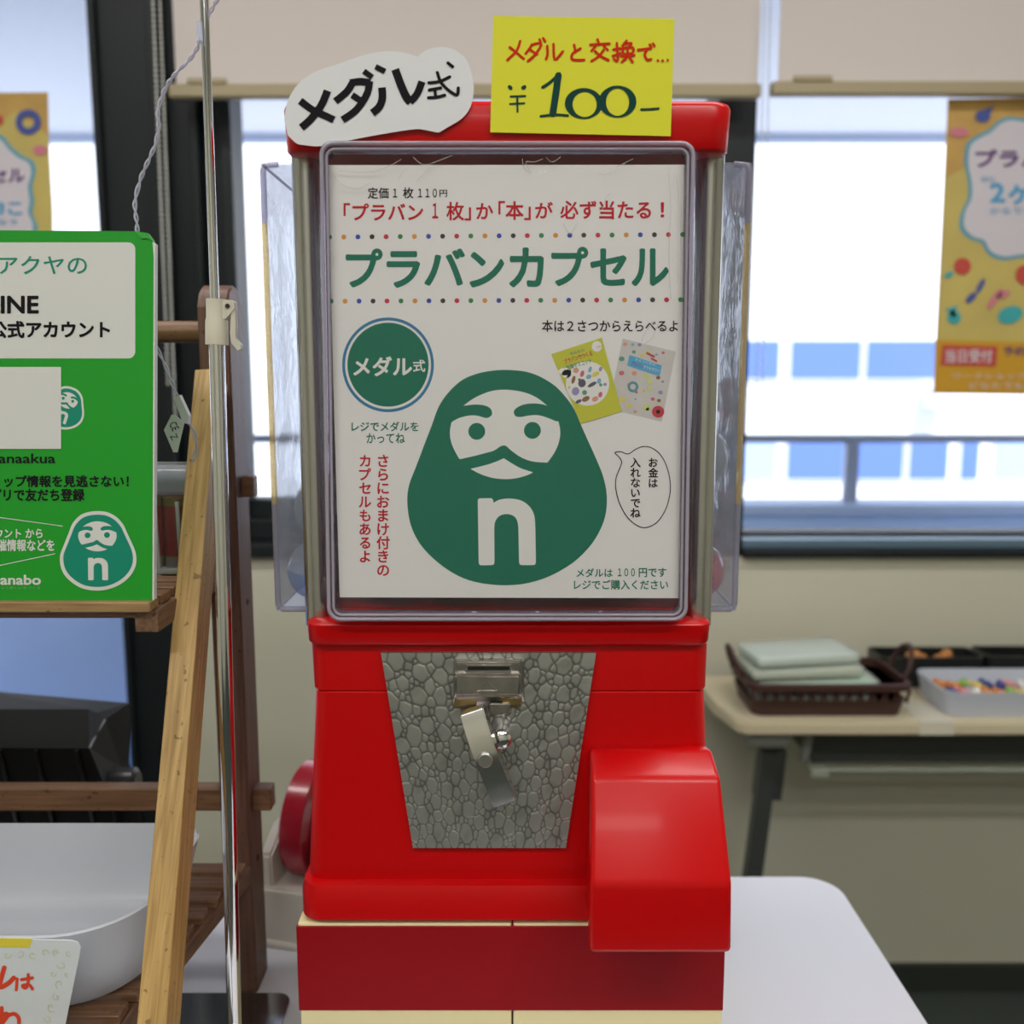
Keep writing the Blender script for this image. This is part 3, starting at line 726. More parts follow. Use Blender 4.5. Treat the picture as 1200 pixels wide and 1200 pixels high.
# crank: hub screw and bowed steel handle
hub = P(588, 866, .640)
obj('hub', T([(hub.x, .6505, hub.z), (hub.x, .640, hub.z)], .0072, 28), CHROME, mach, smooth=40)
bm = BM(); bmesh.ops.create_uvsphere(bm, u_segments=24, v_segments=12, radius=.0075); bmesh.ops.transform(bm, matrix=Matrix.Translation((hub.x, .640, hub.z)) @ Matrix.Diagonal((1, .55, 1, 1)), verts=bm.verts)
obj('hub_cap', bm, CHROME, mach, smooth=180)
# handle: bowed strap, swept along its length
cl_ = [(552.5, 834, 0.0), (556.5, 848, .40), (562, 866, .80), (570, 889, 1.0), (579, 912, .78), (587, 932, .31), (592, 943, 0.0)]
cl_ = smoothline(cl_, 5)
bm = BM(); rows = []
for k, (x, y, bow) in enumerate(cl_):
    t = k/(len(cl_)-1); Yo = .6280-.0072*bow; hw = 14.2-.8*t
    wv = Vector((math.cos(math.radians(-19)), math.sin(math.radians(-19))))
    f1 = P(x-wv.x*hw, y-wv.y*hw, Yo); f2 = P(x+wv.x*hw, y+wv.y*hw, Yo+.0015)
    th = .0105
    b1 = f1+Vector((.0004, th, .0)); b2 = f2+Vector((.0012, th, .0))
    rows.append([bm.verts.new(q) for q in (f1, f2, b2, b1)])
for a, b in zip(rows, rows[1:]):
    for i in range(4): bm.faces.new((a[i], a[(i+1) % 4], b[(i+1) % 4], b[i]))
bm.faces.new(rows[0][::-1]); bm.faces.new(rows[-1])
bmesh.ops.recalc_face_normals(bm, faces=bm.faces)
sharp = [e for e in bm.edges if e.calc_face_angle(0) > .9]
bmesh.ops.bevel(bm, geom=sharp, offset=.0007, segments=2, affect='EDGES')
hd = obj('crank_handle', bm, mat('handle_chrome', (.66, .64, .61), .19, metal=1, bump=(500, .04, .0005)), mach, smooth=40)
rv = P(569, 890.5, .6205)
obj('rivet', T([(rv.x, .6215, rv.z), (rv.x, .6188, rv.z), (rv.x, .6183, rv.z)], [.0051, .0050, .0045], 28), mat('rivet_steel', (.52, .52, .50), .35, metal=1), hd, smooth=30)
obj('handle_shaft', T([(rv.x, .6515, rv.z), (rv.x, .626, rv.z)], .004, 16), CHROME, hd, smooth=40)
# dispensing chute cover, lower right
cx_0, cx_1 = X(687, 960, .655)+.0005, X(829, 890, .655)+.001
prof = [(.655, Z(874, .655)), (.644, Z(878, .644)), (.622, Z(912, .622)), (.589, Z(1036, .589)), (.5865, Z(1118, .5865)), (.655, Z(1118, .5865)+.0)]
bm = BM(); A = []; Bv = []
for i, (y, zz) in enumerate(prof):
    g = [0.001, .0005, 0, 0, 0, 0][i]; g2 = [-.001, 0, .002, .004, .0045, .003][i]
    A.append(bm.verts.new((cx_0+g-(.003 if i in (3, 4) else 0), y, zz))); Bv.append(bm.verts.new((cx_1+g2, y, zz)))
bm.faces.new(A); bm.faces.new(Bv[::-1]); n = len(A)
for i in range(n): bm.faces.new((A[i], Bv[i], Bv[(i+1) % n], A[(i+1) % n]))
bmesh.ops.recalc_face_normals(bm, faces=bm.faces)
ed = [e for e in bm.edges if not all(v.co.y > .6545 for v in e.verts)]
bmesh.ops.bevel(bm, geom=ed, offset=.0036, segments=3, affect='EDGES', profile=.5, clamp_overlap=True)
obj('chute_cover', bm, RED, mach, smooth=34)

# capsules inside the clear box: halves of clear and tinted plastic with a toy inside
CAPC = clear('capsule_clear', (.93, .94, .96), 1.5, .05, haze=.15, hazecol=(.85, .87, .95))
def make_capsule(nm, col, toycol, lab):
    o = root('toy_capsule', (0, 0, 0), lab, 'capsule', '%s capsules inside the machine' % nm)
    R_ = .0238
    for s, m_ in ((1, CAPC), (-1, clear('capsule_'+nm, col, 1.6, .05, haze=.22, hazecol=tuple(min(1, c*.9) for c in col)))):
        rings = []
        for i in range(9):
            a = PI/2*i/8*.985; rings.append([Vector((R_*math.cos(a)*math.cos(2*PI*k/28), R_*math.cos(a)*math.sin(2*PI*k/28), s*R_*math.sin(a))) for k in range(28)])
        obj('capsule_half', ring_loft(BM(), rings), m_, o, smooth=60)
    rg = []
    for k in range(33): rg.append((R_*1.01*math.cos(2*PI*k/32), R_*1.01*math.sin(2*PI*k/32), 0))
    obj('seam_ring', T(rg, .0008, 6), CAPC, o, smooth=180)
    t = BM(); box(t, -.011, .011, -.004, .004, -.012, .012, .003, 2); box(t, -.006, .006, -.010, .010, -.007, .009, .003, 2)
    obj('toy', t, mat('toy_'+nm, toycol, .4), o, smooth=50)
    return o
kinds = [('red', (.98, .35, .42), (.60, .05, .10)), ('blue', (.40, .60, .98), (.05, .20, .65)), ('colourless', (.94, .95, .97), (.70, .70, .72)), ('pink', (.97, .62, .74), (.75, .30, .40))]
prot = [make_capsule(nm, c, t, '%s and clear plastic capsule with a toy inside, in the heap in the machine' % nm) for nm, c, t in kinds]
used = [False]*4
rs = random.Random(11)
def put_cap(x, y, zz, k=None):
    k = rs.randrange(4) if k is None else k
    rot = (rs.uniform(-1, 1), rs.uniform(-1, 1), rs.uniform(0, 6))
    if not used[k]:
        used[k] = True; prot[k].location = (x, y, zz); prot[k].rotation_euler = rot
    else: dup(prot[k], (x, y, zz), rot)
ci0, ci1 = cb0+.0030, cb1-.0030
nc = 6; stp = (ci1-ci0-.0500)/(nc)
for L_ in range(4):
    odd = L_ % 2
    for j in range(3 if not odd else 3):
        for i in range(nc+1-0):
            x = ci0+.0245+i*stp
            y = cyf+.026+j*.0575+(.0288 if odd else 0)
            if odd and j == 2: continue
            if L_ >= 2 and x < .03: continue
            if L_ == 3 and (x < .09 or j == 2): continue
            put_cap(x, y, cz0+.0250+L_*.0445, (2 if (j == 0 and L_ and i in (0, 5, 6)) else (1 if (L_ == 0 and j == 0 and i == 0) else None)))

# ================================================================ POSTER IN THE SLEEVE
Yq = .646
po = root('poster', P(593, 700, Yq), 'printed white sheet with a green round-faced emblem in the clear cover of the red machine', 'poster')
obj('paper', px_plate([(384.5, 193.5), (802, 193), (798.5, 450), (796.5, 701), (398, 700), (390.5, 450)], Yq, .0003), PAPER, po)
e = .00012
def pr_(polys, m, lv=1, name='print'): return obj(name, flats(polys, Yq-e*lv), m, po)
letter(po, '定価', (431, 219.5, 455.5, 233), Yq-e, BLACK, .018)
letter(po, '１', (460.5, 221, 465.5, 231.5), Yq-e, BLACK, .018)
letter(po, '枚', (472, 219.5, 484.5, 232.5), Yq-e, BLACK, .018)
letter(po, '１１０', (490, 221, 512, 231.5), Yq-e, BLACK, .018)
letter(po, '円', (515, 222.5, 524, 231), Yq-e, BLACK, .014)
def spread(txt_boxes, m, bold, Y=Yq-e, par=None):
    for t_, bb in txt_boxes: letter(par or po, t_, bb, Y, m, bold)
RB = .022
spread([('「プラバン', (402.5, 238, 496, 258.5)), ('１', (506.5, 238, 513.5, 256)), ('枚」', (523, 236.5, 552, 258.5)), ('か', (558, 238, 578, 257)), ('「本」', (584, 235.5, 622, 258)), ('が', (627, 236.5, 648, 256)),
        ('必ず当たる', (656.5, 235, 763, 257)), ('！', (774, 237, 778.5, 255))], INKRED, RB)
spread([('プ', (405, 291, 448.5, 337)), ('ラ', (453, 294, 492.5, 337.5)), ('バ', (497, 291, 545, 335)), ('ン', (550, 295, 591, 337)), ('カ', (596.5, 290, 637.5, 337)), ('プ', (646, 289, 689.5, 335.5)), ('セ', (691.5, 291, 734.5, 335)), ('ル', (740, 291, 784, 335.5))], INKGRN, .030)
DC = [mat('dot_green', (.02, .22, .06), .5), mat('dot_orange', (.68, .28, .03), .5), mat('dot_blue', (.015, .06, .38), .5), mat('dot_black', (.03, .02, .03), .5), mat('dot_red', (.55, .01, .05), .5)]
for row, (xa, ya, xb, yb_) in enumerate(((386.3, 277.8, 800, 274.8), (388, 353, 797.5, 351.2))):
    for i in range(26):
        x = xa+(xb-xa)*i/25; y = ya+(yb_-ya)*i/25
        obj('dot', flats([ell(x, y, 2.9, n=14)], Yq-e), DC[i % 5], po)
letter(po, '本は２さつからえらべるよ', (635, 375, 794.5, 389), Yq-e, BLACK, .018)
bm = BM(); annulus(bm, ell(454.7, 427.5, 53.8, 55.5, 56), ell(454.7, 427.5, 50.4, 52, 56), Yq-e); obj('print', bm, mat('ink_blue', (.02, .19, .36), .5), po, label='blue ring round the green disc')
pr_([ell(454.7, 427.3, 47.6, 49.2, 56)], INKGRN)
letter(po, 'メダル', (414, 417.5, 483, 441), Yq-2*e, INKWHT, .030)
letter(po, '式', (484, 421.5, 498.5, 436), Yq-2*e, INKWHT, .020)
letter(po, 'レジでメダルを', (412, 494, 490.5, 505.5), Yq-e, INKGRN, .018)
letter(po, 'かってね', (429.5, 507.5, 474.5, 519.5), Yq-e, INKGRN, .018)
column(po, 'さらにおまけ付きの', 441.5, 456.5, 532, 676, Yq-e, INKRED, .022)
column(po, 'カプセルもあるよ', 420.5, 435, 532, 660, Yq-e, INKRED, .022)
column(po, 'お金は', 760, 771, 536, 572, Yq-2*e, BLACK, .022)
column(po, '入れないでね', 739, 750.5, 536, 607, Yq-2*e, BLACK, .022)
letter(po, 'メダルは', (675.5, 666, 718, 676.5), Yq-e, INKGRN, .018)
letter(po, '１００', (724, 666, 744, 675.5), Yq-e, INKGRN, .018)
letter(po, '円です', (748.5, 665.5, 781, 676.5), Yq-e, INKGRN, .018)
letter(po, 'レジでご購入ください', (672.5, 679.5, 783, 691), Yq-e, INKGRN, .018)
# the speech bubble
bub = [(720.5, 530.5), (727, 529.2), (736, 532), (745, 526.5), (754, 523.3), (764, 525), (774, 533), (781, 546), (785, 562), (785.2, 578), (780, 597), (770, 612), (758, 618), (748, 616.5), (736, 607), (727, 592), (721.8, 574), (722, 560), (727, 547), (728.5, 541), (725.5, 535.5)]
obj('print', strokes([bub+[bub[0], bub[1]]], 1.1, Yq-e, n=5), BLACK, po, label='thin outline of the speech bubble')
# emblem: round-faced bearded figure with the letter n
EB = [(505, 60), (600, 68), (680, 95), (760, 145), (820, 210), (860, 270), (890, 340), (930, 430), (975, 530), (1010, 620), (1028, 720), (1020, 820), (985, 910), (930, 990), (850, 1065), (740, 1130), (620, 1170), (500, 1182), (380, 1172), (280, 1145), (190, 1095), (110, 1030), (50, 960), (10, 880), (-8, 800), (-12, 720), (0, 650), (35, 560), (80, 440), (115, 350), (150, 255), (200, 180), (270, 115), (350, 80), (430, 64)]
EFACE = smoothline([(280, 247), (340, 205), (420, 172), (500, 163), (590, 175), (660, 203), (718, 247)], 5)+smoothline([(700, 241), (660, 235), (610, 237), (570, 250), (547, 268), (543, 285), (556, 303), (585, 305), (620, 298), (670, 296), (720, 310), (760, 327)], 4)+smoothline([(775, 328), (785, 380), (778, 435), (755, 490), (718, 543)], 4)+smoothline([(715, 543), (640, 537), (580, 515), (530, 480), (505, 458), (490, 453), (470, 460), (440, 480), (400, 492), (330, 510), (262, 525)], 4)+smoothline([(255, 517), (232, 475), (215, 430), (210, 380), (218, 335)], 4)+smoothline([(222, 330), (260, 310), (310, 298), (350, 298), (385, 308), (405, 310), (425, 299), (430, 282), (420, 260), (390, 245), (340, 240), (290, 246)], 4)
EMOUTH = smoothline([(318, 575), (400, 555), (450, 538), (489, 521)], 4)+smoothline([(492, 521), (530, 545), (580, 573), (643, 593)], 4)+smoothline([(640, 596), (600, 613), (545, 626), (490, 629), (430, 622), (370, 603), (322, 578)], 4)
EN = [(355, 742), (358, 733), (365, 729), (422, 728), (431, 731), (435, 740), (437, 752)]+smoothline([(445, 748), (470, 736), (520, 730), (580, 740), (625, 772), (650, 820), (655, 880)], 4)+[(658, 1062), (655, 1072), (646, 1077), (582, 1077), (573, 1072), (570, 1062), (567, 890)]+smoothline([(566, 870), (556, 835), (532, 816), (500, 811), (467, 822), (446, 850), (441, 880)], 4)+[(442, 1062), (439, 1072), (430, 1077), (372, 1078), (363, 1073), (360, 1064)]
def emblem(par, f, Y, step, green, white, outline=None, with_n=True):
    mp = lambda pts: [f(x, y) for x, y in pts]
    if outline:
        obj('print', flats([mp([(508+(x-508)*outline, 621+(y-621)*outline) for x, y in smoothline(EB, 3, closed=True)])], Y+step*.5), white, par, label='white outline of the emblem')
    obj('print', flats([mp(smoothline(EB, 3, closed=True))], Y), green, par, label='green body of the emblem')
    obj('print', flats([mp(EFACE)], Y-step), white, par, label='white face of the emblem')
    obj('print', flats([mp(EMOUTH)], Y-step), white, par, label='white mouth of the emblem')
    obj('print', flats([mp(ell(350, 380, 44))], Y-2*step), green, par); obj('print', flats([mp(ell(640, 375, 44))], Y-2*step), green, par)
    if with_n: obj('lettering', flats([mp(EN)], Y-step), white, par, label='white letter n')
emblem(po, lambda x, y: (480+x/4.446, 420+y/4.446), Yq-e, e, INKGRN, INKWHT)
# the two book covers printed at the upper right
def cover(TL, TR, BR, BL):
    def f(u, v): return (TL[0]+(TR[0]-TL[0])*u+(BL[0]-TL[0])*v, TL[1]+(TR[1]-TL[1])*u+(BL[1]-TL[1])*v)
    return f
c2 = cover((729.6, 396.7), (792, 412), (775.3, 494), (713, 479))
pr_([[c2(0, 0), c2(1, 0), c2(1, 1), c2(0, 1)]], mat('cover_pale', (.60, .58, .55), .5, noise=(90, .12)), 1)
rb = random.Random(3)
pal = {'rose': (.60, .12, .18), 'leaf': (.10, .32, .22), 'sun': (.75, .62, .10), 'sky': (.20, .42, .60), 'lilac': (.30, .28, .50), 'lime': (.60, .66, .22), 'brown': (.28, .12, .06), 'coral': (.70, .32, .22)}
pk = list(pal)
blobs = {k: [] for k in pk}
for (u, v, r, k) in [(.06, .06, 3.2, 'coral'), (.2, .04, 2.4, 'sky'), (.33, .02, 3, 'lilac'), (.25, .14, 3, 'leaf'), (.42, .16, 3, 'sun'), (.52, .10, 3.2, 'sun'), (.68, .1, 2, 'lilac'), (.8, .05, 2.4, 'rose'), (.05, .28, 4.2, 'leaf'), (.10, .48, 4, 'rose'), (.34, .44, 4, 'coral'), (.58, .44, 4.4, 'lime'), (.66, .50, 4, 'lime'), (.80, .42, 3.2, 'brown'), (.9, .46, 2.2, 'lilac'), (.28, .62, 3, 'coral'), (.45, .70, 2.2, 'rose'), (.58, .66, 2.4, 'sun'), (.68, .60, 4, 'lime'), (.90, .62, 3.6, 'lilac'), (.22, .85, 4.4, 'sun'), (.36, .92, 3.6, 'sun'), (.46, .80, 1.6, 'sky'), (.78, .74, 3, 'rose'), (.9, .74, 3, 'brown'), (.70, .88, 6, 'lime'), (.72, .90, 2.5, 'sun'), (.1, .96, 2, 'rose'), (.5, .98, 2.6, 'coral')]:
    x, y = c2(u*.96+.01, v*.96+.01); blobs[k].append(ell(x, y, r*.8, r*.68, 10))
bl2 = BM(); annulus(bl2, ell(*c2(.36, .62), 6.4, n=20), ell(*c2(.36, .62), 3.4, n=20), Yq-2.2*e); obj('print', bl2, mat('ink_wreath', (.10, .30, .34), .5), po)
for k in pk: pr_(blobs[k], mat('ink_'+k, pal[k], .5), 2, 'cover_pictures')
fx, fy = c2(.90, .875); pr_([ell(fx, fy, 7.2, 7, 14)], mat('ink_poppy', (.55, .03, .05), .5), 2.4); pr_([ell(fx, fy, 2.4)], BLACK, 3)
pr_([[c2(.18, .20), c2(.80, .235), c2(.80, .385), c2(.18, .35)]], mat('ink_skyblue', (.08, .40, .66), .5), 3)
def rletter(par, txt, f, u0, v0, u1, v1, Y, m, bold):
    me = text_mesh(txt, bold); xs = [v.co.x for v in me.vertices]; ys = [v.co.y for v in me.vertices]; x0, x1, y0, y1 = min(xs), max(xs), min(ys), max(ys)
    for v in me.vertices:
        q = f(u0+(v.co.x-x0)/(x1-x0)*(u1-u0), v1-(v.co.y-y0)/(y1-y0)*(v1-v0)); v.co = P(q[0], q[1], Y-1.1e-5*v.co.z)
    me.transform(Matrix.Translation(-wl(par))); me.materials.clear(); me.materials.append(m)
    o = bpy.data.objects.new('lettering', me); COL.objects.link(o); o.parent = par
rletter(po, 'すぐつくれる', c2, .30, .225, .68, .262, Yq-4*e, INKWHT, .0)
rletter(po, 'プラバン', c2, .24, .275, .46, .335, Yq-4*e, mat('ink_plum', (.25, .03, .20), .5), .02)
rletter(po, 'アクセサリー', c2, .48, .29, .78, .345, Yq-4*e, INKWHT, .0)
pr_([[c2(.48, .10), c2(.64, .13), c2(.64, .155), c2(.48, .13)], [c2(.58, .16), c2(.70, .185), c2(.70, .21), c2(.58, .185)]], mat('ink_poppy'), 3)
c1 = cover((646, 415), (705.3, 395.6), (728.7, 482), (669.5, 501.5))
def c1b(u, v):  # the real corners of the left cover
    a = (646+(680.7-646)*v, 415+(496.7-415)*v); b = (705.3+(728.7-705.3)*v, 395.6+(482.2-395.6)*v); return (a[0]+(b[0]-a[0])*u, a[1]+(b[1]-a[1])*u)
pr_([[c1b(0, 0), c1b(1, 0), c1b(1, 1), c1b(0, 1)]], mat('cover_lime', (.56, .57, .035), .5), 4)
pr_([ell(688.5, 449.5, 25.5, 26, 32), ell(699.5, 406, 6, 6.3, 16), ell(662, 435.5, 7.5, 4.5, 16), ell(664, 438, 5.5, 5, 16)], INKWHT, 5)
for (k, L_) in (('brown', [(672, 445, 2, 5), (686.5, 467.5, 5, 3), (679, 444.8, 1.8, 1.5)]), ('navy2', [(682, 449, 4.5, 5), (694, 450.5, 6, 2.2), (678, 470.5, 4, 2)]), ('lilac', [(674.5, 458.5, 4.5, 5), (703.8, 432.5, 2, 3), (709, 450.5, 2.2, 2)]), ('rose', [(682.3, 438, 2.3, 4), (703.5, 462.5, 2.3, 3.4)]), ('coral', [(675, 434, 3.4, 3.4), (697.5, 467.5, 4, 3)]), ('sky', [(690, 441.5, 3.5, 2.6), (691.5, 433, 2, 3.8), (702, 446.5, 2.4, 3.4)]), ('leaf', [(685, 460, 3, 3), (704, 451, 2, 2)]), ('sun', [(698, 438.5, 5, 2.6), (667, 454, 1.6, 1.8)])):
    pal['navy2'] = (.09, .08, .12)
    pr_([ell(x, y, rx, ry, 10, rot=(-.5 if rx > ry else .3)) for x, y, rx, ry in L_], mat('ink_'+k, pal[k], .5), 6, 'cover_pictures')
rletter(po, 'プラバンでつくる', c1b, .17, .115, .74, .185, Yq-5*e, mat('ink_poppy'), .02)
rletter(po, '立体マスコット', c1b, .17, .20, .68, .275, Yq-5*e, mat('ink_teal2', (.03, .25, .22), .5), .02)
rletter(po, 'かんたん', c1b, .33, .055, .62, .095, Yq-5*e, mat('ink_teal2'), .01)
rletter(po, 'たのしい', c1b, .85, .085, .99, .115, Yq-6*e, INKRED, .0)
# crinkled clear film over the sheet
bm = BM(); nx_, ny_ = 90, 110; g = []
rf = random.Random(5); wv_ = [(rf.uniform(20, 90)*(1 if rf.random() < .5 else -1), rf.uniform(15, 80), rf.uniform(0, 6), rf.uniform(.3, 1)) for _ in range(7)]
for j in range(ny_+1):
    row = []
    for i in range(nx_+1):
        u, v = i/nx_, j/ny_; x = (383+(393.5-383)*v)*(1-u)+(805.5+(800-805.5)*v)*u; y = 181+(716-181)*v
        q = P(x, y, .6437); s_ = sum(a*math.sin(q.x*fx_+q.z*fy_+ph) for fx_, fy_, ph, a in wv_)
        edge = max(0, (.12-v)/.12)+.5*max(0, (u-.9)/.1)
        q.y += .00010*s_+.0004*edge*math.sin(q.x*260+3*math.sin(q.z*90))*math.sin(q.z*190+q.x*70)
        row.append(bm.verts.new(q))
    g.append(row)
for j in range(ny_):
    for i in range(nx_): bm.faces.new((g[j][i], g[j+1][i], g[j+1][i+1], g[j][i+1]))
obj('clear_film', bm, clear('film', (.985, .985, .98), 1.26, .07, bump=(26, .5, .003)), po, smooth=180)
# creases of the film
cr = [[(388, 198), (393, 208), (404, 218), (420, 221), (434, 214)], [(398, 200), (430, 202), (452, 196), (470, 187)], [(476, 197), (466, 211)], [(505, 195), (488, 212)], [(388, 293), (391, 303), (388, 318)], [(612, 186), (614, 196), (622, 203), (616, 190), (626, 190), (636, 186)], [(640, 184), (647, 190), (657, 184)], [(702, 203), (708, 204), (722, 196), (742, 186)], [(484, 184), (496, 193), (512, 189), (530, 182)], [(783, 196), (786, 240), (784, 300), (786, 350)], [(792, 200), (797, 260), (795, 330)], [(752, 400), (757, 388), (768, 376)], [(756, 402), (764, 396), (772, 378)], [(706, 246), (710, 232), (716, 226)], [(660, 262), (668, 274), (676, 262)]]
bm = BM()
for ln in cr:
    tube(bm, [P(x, y, .6431) for x, y in smoothline(ln, 5)], .00017, 5)
obj('film_crease', bm, clear('film_crease', (.96, .96, .96), 1.6, .1, haze=.55, hazecol=(.9, .9, .88)), po, smooth=180, kind='stuff')

# ================================================================ CARDS ON THE ROOF
Yk = .6415
k1 = root('cutout_card', P(440, 172, Yk), 'white cloud shaped card with brushed black letters on the machine roof', 'card')
cc = smoothline([(132, 560), (150, 470), (200, 390), (280, 335), (400, 295), (500, 260), (600, 240), (690, 245), (755, 266)], 4)+smoothline([(760, 264), (800, 235), (860, 220), (920, 230), (980, 270), (1010, 340), (1020, 420), (1005, 500), (965, 555), (900, 595), (858, 620)], 4)+smoothline([(848, 620), (800, 611), (750, 605), (640, 620), (500, 645), (400, 665), (300, 685), (230, 680), (190, 672), (150, 635)], 4)
obj('card', px_plate([(300+x/4, y/4) for x, y in cc], Yk, .0010), mat('card_white', (.74, .74, .75), .6), k1)
Z4 = dict(sc=4.0, off=(300, 0))
obj('lettering', strokes([(36, (335, 425), (305, 495), (255, 560), (212, 598)), (34, (207, 472), (265, 515), (330, 545), (365, 562)),
     (34, (452, 388), (425, 430), (372, 475)), (34, (440, 388), (490, 382), (535, 388)), (34, (532, 380), (520, 440), (470, 515), (405, 562)), (30, (450, 445), (500, 478)),
     (26, (505, 333), (545, 362)), (26, (560, 312), (605, 335)), (36, (590, 410), (592, 460), (578, 500), (545, 530)),
     (38, (652, 325), (680, 400), (705, 455), (725, 478)), (34, (722, 478), (755, 440), (778, 382))], 34, Yk-.0004, n=4, **Z4, caps=False), BLACK, k1)
obj('lettering', strokes([((810, 388), (860, 382), (908, 360)), ((850, 340), (866, 385), (905, 425), (942, 445), (948, 412)), ((900, 295), (922, 313)), ((812, 422), (865, 412)), ((838, 418), (842, 452)), ((808, 458), (850, 455), (885, 446))], 15, Yk-.0004, n=4, **Z4), BLACK, k1)
k2 = root('price_card', P(680, 158, Yk), 'yellow card with handwritten red and dark green writing on the machine roof', 'card')
obj('card', px_plate([(578, 18.5), (790.5, 22), (786, 159.5), (574.5, 155)], Yk, .0008), YELLOW, k2)
Z6 = dict(sc=3.53, off=(560, 0))
obj('lettering', strokes([((175, 170), (160, 210), (122, 248)), ((132, 195), (190, 243)), ((225, 185), (198, 222)), ((222, 185), (262, 180), (240, 222), (207, 253)), ((215, 205), (245, 225)), ((255, 163), (260, 175)), ((270, 158), (278, 170)),
     ((287, 190), (288, 225), (282, 245)), ((313, 182), (318, 247), (352, 212)), ((398, 185), (404, 215)), ((425, 200), (392, 222), (392, 246), (440, 248)),
     ((495, 163), (500, 178)), ((465, 185), (545, 180)), ((487, 192), (470, 210)), ((520, 190), (537, 206)), ((520, 207), (500, 232), (470, 253)), ((485, 212), (508, 232), (540, 248)),
     ((560, 205), (590, 200)), ((575, 178), (579, 250), (563, 243)), ((558, 232), (590, 220)), ((615, 168), (598, 190)), ((608, 180), (636, 179), (624, 195)), ((600, 198), (641, 197), (638, 220), (603, 222), (600, 198)), ((620, 198), (620, 222)), ((593, 231), (647, 228)), ((620, 222), (612, 240), (596, 256)), ((622, 230), (640, 256)),
     ((663, 206), (716, 200)), ((702, 203), (690, 225), (700, 246), (717, 245)), ((711, 184), (717, 194)), ((724, 180), (731, 190)), ((744, 250), (745, 251)), ((764, 250), (765, 251)), ((785, 248), (786, 249))], 10.5, Yk-.0004, n=4, **Z6), mat('marker_red', (.60, .025, .006), .8, spec=.15), k2)
MG = mat('marker_green', (.010, .055, .045), .8, spec=.15)
bm = strokes([(15, (131, 359), (136, 364)), (16, (187, 363), (193, 360)), (8, (135, 399), (196, 397)), (8, (133, 430), (192, 427)), (8, (163, 400), (164, 462)),
     (13, (268, 361), (300, 340), (338, 305)), (28, (333, 312), (322, 390), (310, 470)), (10, (260, 481), (320, 474), (372, 478)), (10, (676, 453), (710, 452), (747, 449))], 10, Yk-.0004, n=4, **Z6)
obj('lettering', bm, MG, k2)
bm = BM(); s6 = lambda L: [(560+x/3.53, y/3.53) for x, y in L]
annulus(bm, s6(ell(438, 428, 78, 64, 36)), s6(ell(442, 432, 50, 52, 36)), Yk-.0004)
obj('lettering', bm, MG, k2); bm = BM()
annulus(bm, s6(ell(578, 420, 78, 66, 36)), s6(ell(578, 422, 48, 57, 36)), Yk-.0005)
obj('lettering', bm, MG, k2)

# ================================================================ CREAM BOX WITH RED TAPE UNDER THE MACHINE
yb0 = .648
ped = root('pedestal_box', (0, .78, TZ), 'cream box with a wide red band under the red machine', 'box')
bxl, bxr = X(348.5, 1085, yb0), X(850, 1085, yb0); bxm = X(600.5, 1150, yb0); bzt = Z(1081.5, yb0)
for a, b in ((bxl, bxm-.0006), (bxm+.0006, bxr)): obj('box_panel', B(a, b, yb0, .912, TZ, bzt, .0015), CREAM, ped)
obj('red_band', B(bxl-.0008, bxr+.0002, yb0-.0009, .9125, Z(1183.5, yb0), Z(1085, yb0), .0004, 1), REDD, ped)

# ================================================================ WOODEN LADDER SHELF ON THE LEFT
WB = wood('wood_light_z', (.30, .17, .045), (.50, .32, .11), 'Z', sc=200, tilt=math.radians(28.4))
WD = wood('wood_dark_z', (.095, .040, .026), (.17, .085, .055), 'Z', sc=200)
WX = wood('wood_brown_x', (.13, .062, .028), (.24, .125, .06), 'X', sc=200)
WXL = wood('wood_pale_x', (.26, .15, .06), (.42, .27, .12), 'X', sc=200)
WYm = wood('wood_brown_y', (.11, .055, .03), (.22, .12, .065), 'Y', sc=200)
lad = root('ladder_shelf', (-.45, .68, TZ), 'folding wooden ladder shelf with slatted shelves standing on the white table', 'shelf')
xLl = -.66
for (xa, xb) in ((-.270, -.243), (xLl-.027, xLl)):
    zt_ = Z(333, .83)
    bm = BM(); prof_ = [(.822, TZ), (.862, TZ), (.862, zt_-.014)]+[(.842+.020*math.cos(a), zt_-.020+.020*math.sin(a)) for a in [math.radians(d) for d in range(20, 181, 20)]]+[(.822, zt_-.02)]
    A = [bm.verts.new((xa, y, q)) for y, q in prof_]; Bq = [bm.verts.new((xb, y, q)) for y, q in prof_]; bm.faces.new(A); bm.faces.new(Bq[::-1])
    for i in range(len(A)): bm.faces.new((A[i], Bq[i], Bq[(i+1) % len(A)], A[(i+1) % len(A)]))
    bmesh.ops.bevel(bm, geom=[e_ for e_ in bm.edges if abs(e_.verts[0].co.x-e_.verts[1].co.x) < 1e-6], offset=.0018, segments=2, affect='EDGES')
    o = obj('rear_leg', bm, WD, lad, smooth=35)
for (pa, pb) in (((-.2535, .800, H+.002), (-.2270, .487, TZ+.008)), ((xLl, .800, H+.002), (xLl-.01, .487, TZ+.008))):
    obj('front_leg', beam(pa, pb, .0190, .030, .0012), WB, lad, label='pale worn front leg')
for hz, hy in (((Z(800-97, .85)), .85), (Z(800+200, .85), .85)):
    obj('peg_hole', T([(-.2445, hy-.008, hz), (-.2426, hy-.008, hz)], .0028, 14), mat('hole_black', (.01, .008, .006), .8), lad)
obj('crossbar', T([(xLl, .835, Z(389, .835)), (-.262, .835, Z(389, .835))], .0095, 18), WX, lad, smooth=60)
obj('crossbar', B(xLl-.035, -.2265, .835, .852, Z(948, .84), Z(922, .84), .0015), WX, lad)
obj('crossbar', B(xLl-.035, -.2325, .840, .854, Z(581, .85), Z(557, .85), .0015), WX, lad)
sz = H-.1555
ys_ = .648
